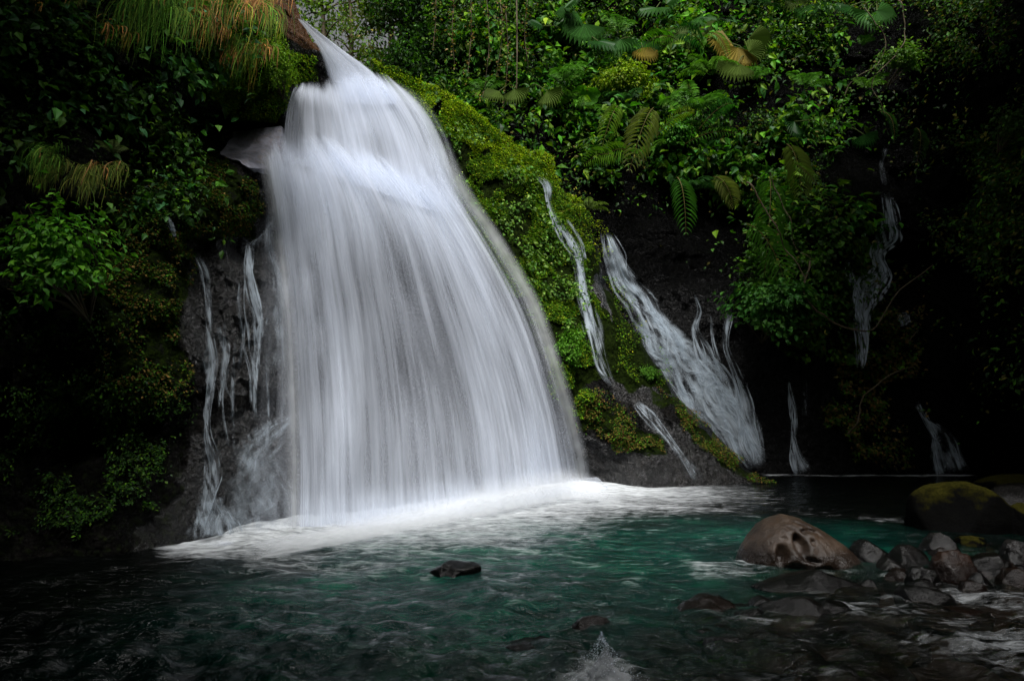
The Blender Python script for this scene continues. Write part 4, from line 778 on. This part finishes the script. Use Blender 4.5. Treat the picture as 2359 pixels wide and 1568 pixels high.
def ledge():
    n1, n2 = 60, 30; u, t = np.meshgrid(np.linspace(0, 1, n1), np.linspace(0, 1, n2), indexing='ij')
    tx = 538 + 110 * u; ty = 304 - 14 * u; bx_ = 503 + 165 * u; by_ = 362 + 36 * u ** .8
    x = tx + (bx_ - tx) * t; y = ty + (by_ - ty) * t; x += (fbm(v3(0 * u, t * 5, 0 * u), 3, 6) - .5) * 26 * (1 - u); y += (fbm(v3(u * 5, 0 * t, 0 * u), 3, 8) - .5) * 20 * (t > .9)
    step = .10 * sstep(.45, .52, t + (fbm(v3(u * 4, t, 0 * t), 3, 3) - .5) * .3)
    Yl = np.minimum(.4 * surf(DA, x, y, 'A')[..., 1] + .6 * DA(x, y), surf(DA, x, y, 'A')[..., 1] + .1) - .12; top = P(x, y, Yl - step); top += (fbm(top * 6, 4, 2)[..., None] - .5) * np.array([0, .05, .06]); bot = top + np.array([0, .6, .02]) * (1 + 0 * t[..., None]); V = np.concatenate([top.reshape(-1, 3), bot.reshape(-1, 3)]); f = grid_faces(n2, n1); g = f[:, ::-1] + n1 * n2
    i = np.arange(n1 * n2).reshape(n1, n2); rim = np.concatenate([i[:, 0], i[-1, 1:], i[::-1, -1][1:], i[0, ::-1][1:-1]]); r2 = np.roll(rim, -1); side = np.stack([rim, r2, r2 + n1 * n2, rim + n1 * n2], -1)
    o = mesh_np('rock_ledge', V, [np.concatenate([f, g, side])], rock_material('wet_sky_sheen_ledge', (.14, .14, .16), (.42, .42, .50), rough=.4, scale=5.0), smooth=False); tag(o, 'wet rock ledge with painted pale blue-grey sky sheen jutting out left of the main waterfall', 'rock')  # sky reflection on the wet ledge is put into its pale base colour
ledge()
# ------------------------------------------------------------------ pool and stream water
base_line = np.array([G(440, 1246)[:2], G(560, 1232)[:2], G(700, 1214)[:2], G(850, 1196)[:2], G(1050, 1166)[:2], G(1200, 1140)[:2], G(1330, 1122)[:2], G(1400, 1126)[:2]])
def seg_dist(x, y, pl):
    best = np.full(x.shape, 1e9); tpos = np.zeros(x.shape); n = len(pl) - 1
    for i in range(n):
        a = pl[i]; b = pl[i + 1]; ab = b - a; t = np.clip(((x - a[0]) * ab[0] + (y - a[1]) * ab[1]) / (ab @ ab), 0, 1)
        d = np.hypot(x - a[0] - t * ab[0], y - a[1] - t * ab[1]); m = d < best; best = np.where(m, d, best); tpos = np.where(m, (i + t) / n, tpos)
    return best, tpos
nx, ny = 620, 620
xs = np.sign(np.linspace(-1, 1, nx)) * np.abs(np.linspace(-1, 1, nx)) ** 1.4 * 14 + .5; ys = -2.5 + 22.5 * np.linspace(0, 1, ny) ** 1.25
X, Y_ = np.meshgrid(xs, ys)
d1, tp1 = seg_dist(X, Y_, base_line)
reach = np.interp(X + (fbm(v3(X * 1.5, Y_ * 1.5, 0 * X), 3, 94) - .5) * .8, [-5.4, -4.4, -3.4, -2.2, 0, 2], [.05, .35, .9, 1.6, 2.1, 2.2])
foam = np.clip(1.5 - d1 / reach * .72, 0, 1.3)
tail = np.array([G(1330, 1150)[:2], G(1450, 1165)[:2], G(1560, 1170)[:2], G(1650, 1172)[:2]]); d2, tp2 = seg_dist(X, Y_, tail); foam = np.maximum(foam, np.clip(1.3 - .6 * tp2 - d2 / (1.5 + .5 * tp2), 0, 1) * .95)
d3, _ = seg_dist(X, Y_, np.array([G(1780, 1094)[:2], G(2245, 1094)[:2]])); foam = np.maximum(foam, np.clip(1.05 - d3 / .5, 0, 1))
for (px, py, rx, am) in [(978, 1326, .13, .6), (1110, 1318, .2, .35), (2040, 1195, .5, .5), (1720, 1290, .25, .55), (1640, 1300, .4, .45), (1800, 1345, .4, .3), (1390, 1560, .35, .9), (2300, 1240, .3, .35), (1930, 1420, .3, .45), (1820, 1405, .35, .5), (2250, 1365, .5, .45), (1650, 1395, .5, .3), (940, 1520, .3, .35), (1330, 1385, .4, .4), (1160, 1255, 1.2, .35), (900, 1265, 1.4, .38), (1500, 1215, 1.2, .33), (1900, 1180, 1.0, .28)]:
    g = G(px, py); foam = np.maximum(foam, am * np.exp(-(((X - g[0]) / rx) ** 2 + ((Y_ - g[1]) / rx) ** 2)))
foam += (.0 + .85 * (fbm(v3(X * .9, Y_ * 1.3, 0 * X), 3, 97) - .46)) * (1 - sstep(7, 10, Y_)) * sstep(-4.5, -1.5, X + (7 - Y_) * .2); foam += .12 * sstep(-6.5, -4, X) * sstep(6.5, 4.5, Y_) * sstep(.5, .6, fbm(v3(X * 2, Y_ * 2.3, 0 * X), 3, 98))  # broken foam plus surface highlights painted as pale streaks
# shallow clear water right and near, deep teal in the pool
clear = sstep(-.2, 1.8, X - (Y_ - 4.0) * .55) * sstep(8.5, 6.3, Y_) ; clear = np.maximum(clear, .35 * sstep(5.0, 3.0, Y_) * sstep(-3, -.5, X)); clear = np.maximum(clear, sstep(4.0, 6.0, X) * sstep(10, 8, Y_))
foam += .30 * clear * sstep(.47, .64, fbm(v3(X * 1.1 + Y_ * .3, Y_ * 2.4 - X * .4, 0 * X), 3, 95));  # streak highlights of the shallows painted in along with thin foam
qw = v3(X, Y_ * 1.0, 0 * X)
hz = (fbm(qw * np.array([1.0, 1.7, 1]), 4, 61) - .5) * .16 + (fbm(qw * np.array([3.2, 6.5, 1]), 3, 63) - .5) * .055
hz += (np.abs(fbm(v3(X * 1.6 + Y_ * .5, Y_ * 3.2 - X * .7, 0 * X), 4, 66) - .5)) * -.12 * sstep(9, 5, Y_)
hz += (np.abs(fbm(v3(X * 2.6, Y_ * 5.0 + X * 1.2, 0 * X), 4, 68) - .5)) * .30 * sstep(7, 3.5, Y_)
hz *= (.35 + .65 * sstep(13, 6, Y_)); hz += .14 * np.exp(-(d1 / .55) ** 2) * sstep(0, .15, tp1) + .06 * (foam > .5) * 0
g = G(1290, 1430); hz += .10 * np.exp(-(((X - 1.0) / .4) ** 2 + ((Y_ - g[1]) / .25) ** 2))
def water_material():
    m, nt, nn, ll = M('pool_water'); geo = N(nt, 'ShaderNodeNewGeometry'); pos = geo.outputs['Position']
    def streak(sx, sy, rot, det=5.0, rough=.6):
        mp = N(nt, 'ShaderNodeMapping'); mp.inputs['Scale'].default_value = (sx, sy, 1); mp.inputs['Rotation'].default_value = (0, 0, rot); ll.new(pos, mp.inputs[0])
        n = N(nt, 'ShaderNodeTexNoise', Scale=1.0, Detail=det, Roughness=rough); n.inputs['Distortion'].default_value = .5; ll.new(mp.outputs[0], n.inputs['Vector']); return n.outputs[0]
    f1 = streak(3.2, 9.0, .25); f2 = streak(1.2, 2.6, -.2); f3 = streak(9.0, 26.0, .15); tn = streak(.5, .9, .4, 3.0)
    fa = attr(nt, 'foam').outputs['Fac']; ca = attr(nt, 'clear').outputs['Fac']
    s = math_n(nt, 'ADD', math_n(nt, 'MULTIPLY', f1, .6), math_n(nt, 'ADD', math_n(nt, 'MULTIPLY', f3, .35), math_n(nt, 'MULTIPLY', f2, .25)))
    al = math_n(nt, 'MULTIPLY', math_n(nt, 'ADD', math_n(nt, 'SUBTRACT', fa, .40), math_n(nt, 'MULTIPLY', math_n(nt, 'SUBTRACT', s, .6), 2.6)), .95, clamp=True)
    al = math_n(nt, 'POWER', al, 1.3)
    teal = ramp(nt, math_n(nt, 'ADD', math_n(nt, 'MULTIPLY', tn, .5), math_n(nt, 'MULTIPLY', f1, .5)), [(.36, (.001, .008, .006)), (.5, (.001, .026, .020)), (.62, (.004, .070, .040))])
    deep = attr(nt, 'deep').outputs['Fac']
    cbase = mixc(nt, deep, (.0006, .0012, .001), teal.outputs[0])
    b = N(nt, 'ShaderNodeBsdfPrincipled', Roughness=.09, IOR=1.33); ll.new(cbase, b.inputs['Base Color'])
    h = math_n(nt, 'ADD', math_n(nt, 'MULTIPLY', f1, 1.0), math_n(nt, 'ADD', math_n(nt, 'MULTIPLY', f3, .4), math_n(nt, 'MULTIPLY', f2, 1.2)))
    bp = N(nt, 'ShaderNodeBump', Strength=.9, Distance=.07); ll.new(h, bp.inputs['Height']); ll.new(bp.outputs[0], b.inputs['Normal'])
    # clear shallow water: tinted see-through with a glossy skin
    tp = N(nt, 'ShaderNodeBsdfTransparent'); tp.inputs[0].default_value = (.58, .48, .33, 1)
    gl = N(nt, 'ShaderNodeBsdfGlossy', Roughness=.14); ll.new(bp.outputs[0], gl.inputs['Normal']); fr = N(nt, 'ShaderNodeFresnel', IOR=1.33); ll.new(bp.outputs[0], fr.inputs['Normal'])
    cl = N(nt, 'ShaderNodeMixShader'); ll.new(fr.outputs[0], cl.inputs[0]); ll.new(tp.outputs[0], cl.inputs[1]); ll.new(gl.outputs[0], cl.inputs[2])
    m1 = N(nt, 'ShaderNodeMixShader'); ll.new(ca, m1.inputs[0]); ll.new(b.outputs[0], m1.inputs[1]); ll.new(cl.outputs[0], m1.inputs[2])
    df = N(nt, 'ShaderNodeBsdfDiffuse'); df.inputs[0].default_value = (.66, .69, .71, 1); ll.new(bp.outputs[0], df.inputs['Normal'])
    m2 = N(nt, 'ShaderNodeMixShader'); ll.new(al, m2.inputs[0]); ll.new(m1.outputs[0], m2.inputs[1]); ll.new(df.outputs[0], m2.inputs[2]); out(nt, m2.outputs[0]); return m
teal_shade = sstep(-4.2, -1.5, X - (9 - Y_) * .12) * (.12 + .88 * sstep(3.2, 5.8, Y_)) * sstep(12.0, 9.0, Y_ + .35 * np.maximum(X - 1.5, 0))  # pool teal; dark reflections and shade painted in as black, left and near
water = mesh_np('water', np.stack([X, Y_, hz], -1).reshape(-1, 3), [grid_faces(nx, ny)], water_material(), attrs={'foam': foam, 'clear': clear * .95, 'deep': teal_shade}, smooth=True); tag(water, kind='structure')
# stream bed
nx2 = 200; xb, yb = np.meshgrid(np.linspace(-16, 18, nx2), np.linspace(-4, 24, nx2)); zb = -.55 + (fbm(v3(xb * .6, yb * .6, 0 * xb), 4, 91) - .5) * .5 + .30 * sstep(-1, 3, xb - (yb - 4) * .5) * sstep(10, 7, yb) + (1 - np.abs(fbm(v3(xb * 2, yb * 2, 0 * xb), 3, 92) * 2 - 1)) * .12
tag(mesh_np('stream_bed', np.stack([xb, yb, np.minimum(zb, -.12)], -1).reshape(-1, 3), [grid_faces(nx2, nx2)], rock_material('stream_bed', (.004, .0025, .001), (.15, .06, .018), rough=.6, scale=2.0), smooth=True), kind='structure')
# foam mound and mist where the fall lands
def foam_mound():
    n1, n2 = 160, 24; t = np.linspace(0, 1, n1); L = np.stack([np.interp(t, np.linspace(0, 1, len(base_line)), base_line[:, i]) for i in (0, 1)], -1)
    a = np.linspace(0, np.pi, n2); tg = norm(np.gradient(L, axis=0)); nn_ = np.stack([tg[:, 1], -tg[:, 0]], -1)
    for sc_ in (1.0, .72, .45):
        h = np.interp(t, [0, .1, .4, .8, .92, 1], [.01, .03, .10, .16, .20, .04]) * sc_; w = h * 3.2 + .3
        V = np.zeros((n1, n2, 3)); V[..., :2] = L[:, None] + nn_[:, None] * (np.cos(a)[None, :, None] * w[:, None, None] + .2); V[..., 2] = np.sin(a)[None] * h[:, None]
        V += (fbm(V * np.array([2, 2, 5]), 4, 41)[..., None] - .5) * np.array([.1, .1, .25]) * np.minimum(1, h[:, None, None] * 4)
        U, A = np.meshgrid(t, np.linspace(0, 1, n2), indexing='ij'); sa = np.sin(A * np.pi); d = (.05 + .6 * (1 - sa ** 2)) * sa ** .5 * sstep(0, .12, U) * sstep(1, .93, U)
        mesh_np('foam_mound', V.reshape(-1, 3), [grid_faces(n2, n1)], MAT['fall'], fall, attrs={'dens': d}, uv=np.stack([U * .6, A * .6 + sc_ * 3], -1).reshape(-1, 2), smooth=True)
foam_mound()
BP = np.array([(560, 1236), (640, 1224), (800, 1206), (950, 1186), (1100, 1164), (1230, 1144), (1330, 1132), (1450, 1140)], float)
for q in range(6):
    hh_ = np.array([10, 30, 60, 75, 95, 110, 90, 20]) * (.55 + .13 * q)
    L = []
    for (x, y), h_ in zip(BP, hh_):
        Yb = float(Ywater(y)) - .35 - .22 * q; yb = 784 + FP * math.tan(math.atan(CAMH / Yb) + R(PITCH)); L.append([(x + 6 * math.sin(q * 2 + x), yb - h_, Yb + .35), (x, yb - h_ * .5, Yb + .1), (x, yb + 4, Yb - .25)])
    sheet('mist', L, DA, 0, lambda U, V: .52 * np.clip(V * 1.25 - .55 * fbm(v3(U * 7, V * 1.5, 0 * U + q), 3, 50 + q), 0, 1) ** 1.25 * edge_f(U, .14, .16) * sstep(1.0, .9, V), SM, fall, 110, 26, 40 + q, .06)

# ------------------------------------------------------------------ boulders
def boulder(px, py_top, py_base, wpx, mat, label, seed, name='boulder', deep=.8, shape=None, rough=.16, group='wet boulders in the stream', sub=5, Yc=None, pits=(), sharp=1.0):
    Y = float(Ywater(py_base)) + .0 if Yc is None else Yc; m = Y / FP; w = wpx * m / 2; zt = float(P(px, py_top, Y + w * deep * .4)[2]); c = P(px, py_base, Y + w * deep); c[2] = -.05
    H = max(zt - c[2], .05)
    bm = __import__('bmesh').new(); __import__('bmesh').ops.create_icosphere(bm, subdivisions=sub, radius=1.0)
    v = np.array([p.co[:] for p in bm.verts]); f = np.array([[q.index for q in p.verts] for p in bm.faces]); bm.free()
    n = v.copy(); r = 1 + (fbm(v * 1.3 + seed, 3, seed) - .5) * rough * 3 + (fbm(v * 3.2 + seed, 4, seed + 1) - .5) * rough * .8
    if sharp != 1.0: v = np.sign(v) * np.abs(v) ** sharp
    v = v * r[:, None]
    rs = np.random.default_rng(seed)
    if shape is None:
        for _ in range(5):
            pn = norm(rs.normal(0, 1, 3) + np.array([0, -.2, .2])); dd_ = rs.uniform(.62, .88); e_ = np.maximum(0, v @ pn - dd_); v = v - e_[:, None] * pn * .8
    if shape is not None: v = shape(v)
    V = v * np.array([w, w * deep, H])
    V += n * ((fbm(V * 14, 3, seed) - .5) * .02)[:, None]
    for (u, t_, rx, rz, dp) in pits:           # pits given across / up the visible face in units of half size
        d = ((V[:, 0] / w - u) / rx) ** 2 + ((V[:, 2] / H - t_) / rz) ** 2; k = np.exp(-d ** 1.6) * (n[:, 1] < .25); V += k[:, None] * dp * np.array([0, .85, -.25])
    base = np.array([c[0], c[1], 0.0]); o = mesh_np(name, V + [0, 0, c[2]], [f], mat, None, smooth=True); o.location = base; o.location[2] = 0
    return tag(o, label, 'boulder', group)
def egg(v):
    x = v[:, 0].copy(); z = v[:, 2].copy(); v = v.copy(); zz = np.clip(z, 0, 1)
    v[:, 0] = x * (1 - .50 * zz ** 1.3) - .24 * zz; v[:, 2] = np.where(z > 0, z, z * .6)
    return v
boulder(1843, 1193, 1312, 292, MAT['boulder'], 'big brown egg shaped boulder with eroded hollows in its face', 3, shape=egg, deep=.75, rough=.05, sub=6,
    pits=[(-.22, .50, .095, .16, .13), (-.25, .62, .06, .10, .08), (-.10, .74, .05, .035, .06), (-.02, .76, .09, .03, .06), (.09, .72, .09, .03, .05), (.16, .66, .05, .04, .04), (-.02, .56, .04, .05, .05), (-.50, .36, .085, .13, .10), (-.55, .22, .06, .10, .05), (-.16, .27, .10, .05, .06), (-.06, .22, .09, .035, .06), (-.35, .08, .16, .10, .08), (.05, .05, .2, .08, .07), (-.44, .62, .05, .025, .03)])
boulder(2208, 1120, 1236, 222, MAT['moss_rock'], 'large black boulder with a mossy golden top at the right', 7, deep=.9, rough=.10, sharp=.85)
boulder(2370, 1090, 1160, 270, MAT['moss_rock'], 'long grey-green boulder at the far right edge of the pool', 12, deep=.7, rough=.10)
boulder(2370, 1118, 1185, 230, MAT['grey_rock'], 'smooth grey boulder under the long mossy one at the right edge', 17, deep=.7, rough=.08)
boulder(2360, 1155, 1235, 110, MAT['moss_rock'], 'mossy rock jammed behind the black boulder at the right edge', 19, deep=.8, rough=.12)
RK = [(2003, 1248, 1300, 100, 'dark_rock', 'dark glossy rock touching the right side of the egg boulder'), (2088, 1262, 1312, 110, 'dark_rock', 'flat dark wet rock second right of the egg boulder'), (2162, 1232, 1276, 88, 'grey_rock', 'pale ringed wet rock before the black mossy boulder'),
 (2232, 1230, 1262, 74, 'moss_rock', 'small black rock at the foot of the mossy boulder'), (2196, 1272, 1340, 100, 'red_rock', 'russet pointed rock standing in the shallows'), (2280, 1270, 1330, 100, 'dark_rock', 'round black rock right of the russet pointed rock'),
 (2352, 1245, 1300, 90, 'grey_rock', 'slanting grey rock at the right edge of the shallows'), (2345, 1312, 1350, 90, 'red_rock', 'low brown rock at the right edge'), (2050, 1285, 1318, 60, 'grey_rock', 'small pale stone wedged between dark wet rocks'), (2130, 1300, 1345, 80, 'dark_rock', 'low black stone left of the russet rock'), (2320, 1190, 1215, 50, 'dark_rock', 'small dark stone behind the black boulder')]
rs_ = random.Random(4)
for i in range(26):
    px = rs_.uniform(1560, 2400); b_ = rs_.uniform(1370, 1560); w_ = rs_.uniform(40, 150)
    boulder(px, b_ - w_ * rs_.uniform(.18, .34), b_, w_, MAT[rs_.choice(['dark_rock', 'red_rock', 'dark_rock', 'dark_rock'])], 'stone awash in the streaky shallows of the near right', 300 + i, deep=.8, rough=.14, sub=4, name='stone', group='stones awash in the near shallows').location.z -= rs_.uniform(.03, .09)
for i in range(24):
    px = rs_.uniform(1985, 2400); b_ = rs_.uniform(1262, 1372) - (15 if px < 2080 else 0); w_ = rs_.uniform(28, 75) * (b_ - 960) / 330
    boulder(px, b_ - w_ * rs_.uniform(.35, .6), b_, w_, MAT[rs_.choice(['dark_rock', 'dark_rock', 'dark_rock', 'red_rock', 'dark_rock'])], 'small wet stone in the jumble of stones right of the egg boulder', 200 + i, deep=.8, rough=.16, sub=4, name='stone', group='small wet stones in the jumble').location.z -= .05
for i, (px, a_, b_, w_, mt, lab) in enumerate(RK): boulder(px, a_, b_, w_, MAT[mt], lab, 30 + i * 3, deep=.85, rough=.16, sub=5, name='rock')
boulder(1860, 1318, 1362, 270, MAT['dark_rock'], 'broad wet slab lying in front of the egg boulder', 71, deep=.5, rough=.14, name='rock')
boulder(1830, 1388, 1432, 170, MAT['grey_rock'], 'pale washed rock just under the rushing water', 73, deep=.6, rough=.12, name='rock')
boulder(1925, 1388, 1430, 110, MAT['dark_rock'], 'dark washed rock right of the pale washed one', 75, deep=.7, rough=.15, name='rock')
boulder(1052, 1292, 1330, 125, MAT['dark_rock'], 'small pitted rock breaking the middle of the pool', 77, deep=.6, rough=.12, name='rock', pits=[(-.3, .4, .2, .3, .05), (.1, .3, .2, .2, .04)])
boulder(1375, 1405, 1450, 120, MAT['red_rock'], 'rust red rock awash in the near stream', 79, deep=.6, rough=.12, name='rock').location.z -= .06
boulder(925, 1515, 1545, 80, MAT['grey_rock'], 'pale stone veiled by water at the near left', 81, deep=.6, rough=.12, name='rock').location.z -= .07
for i, (px, py, w_, mt) in enumerate([(2060, 1460, 200, 'red_rock'), (2200, 1400, 180, 'red_rock'), (1650, 1440, 150, 'dark_rock'), (1780, 1500, 180, 'red_rock'), (2300, 1480, 200, 'dark_rock'), (1550, 1520, 200, 'dark_rock'), (1980, 1540, 220, 'red_rock'), (1250, 1480, 200, 'dark_rock')]):
    o = boulder(px, py - 6, py + 20, w_, MAT[mt], ['sunken brown stone in the near right shallows', 'sunken russet stone right of the washed rocks', 'sunken dark stone left of the washed rocks', 'sunken red-brown stone below the washed rocks', 'sunken dark stone near the right edge', 'sunken dark stone right of the splash', 'sunken orange stone at the bottom edge', 'sunken dark stone left of the splash'][i], 90 + i, deep=.7, name='rock', group='sunken stones'); o.location.z -= .05
# splash of white water in front
def splash(px, py, hpx, wpx, label, seed):
    g = G(px, py); m = g[1] / FP; H = hpx * m; W = wpx * m / 2; o = empty('splash', tuple(g), label, 'splash'); n1, n2 = 48, 30
    a, t = np.meshgrid(np.linspace(0, 2 * np.pi, n1), np.linspace(0, 1, n2), indexing='ij'); rad = W * (.85 * (1 - t) ** 1.7 + .12 * (1 - t)) * (1 + (fbm(v3(np.cos(a) * 2.5, np.sin(a) * 2.5, t * 6), 5, seed) - .5) * 2.6)
    V = np.stack([g[0] + np.cos(a) * rad + .03 * (t ** 2), g[1] + np.sin(a) * rad * .6, t ** 1.0 * H - .04], -1); d = (.85 - .35 * t) * (.3 + 1.3 * fbm(V * 16, 3, seed)); d *= sstep(0, .2, t)
    mesh_np('foam', V.reshape(-1, 3), [grid_faces(n2, n1)], SM, o, attrs={'dens': d}, uv=np.stack([a * .4, t * .6], -1).reshape(-1, 2), smooth=True)
    k = 1400; th = rng.uniform(0, 6.28, k); hh = rng.random(k); rr = W * (1 - hh) ** 1.3 * rng.uniform(.5, 1.5, k); pos = np.stack([g[0] + np.cos(th) * rr, g[1] + np.sin(th) * rr * .6, hh * H * 1.05], -1)
    nr = norm(rng.normal(0, 1, (k, 3))); t_, z = orient(k, nr, .0, .6); L = rng.uniform(.003, .011, k); Vv, F, C = leaf_arrays(pos, t_, z, L, L * .6, np.ones((k, 3)), T_QUAD)
    mesh_np('droplets', Vv, F, MAT['fall'], o, attrs={'dens': np.full(len(Vv), .9)}, uv=np.zeros((len(Vv), 2)))
splash(1388, 1595, 120, 190, 'white splash spike leaping at the bottom edge', 3)
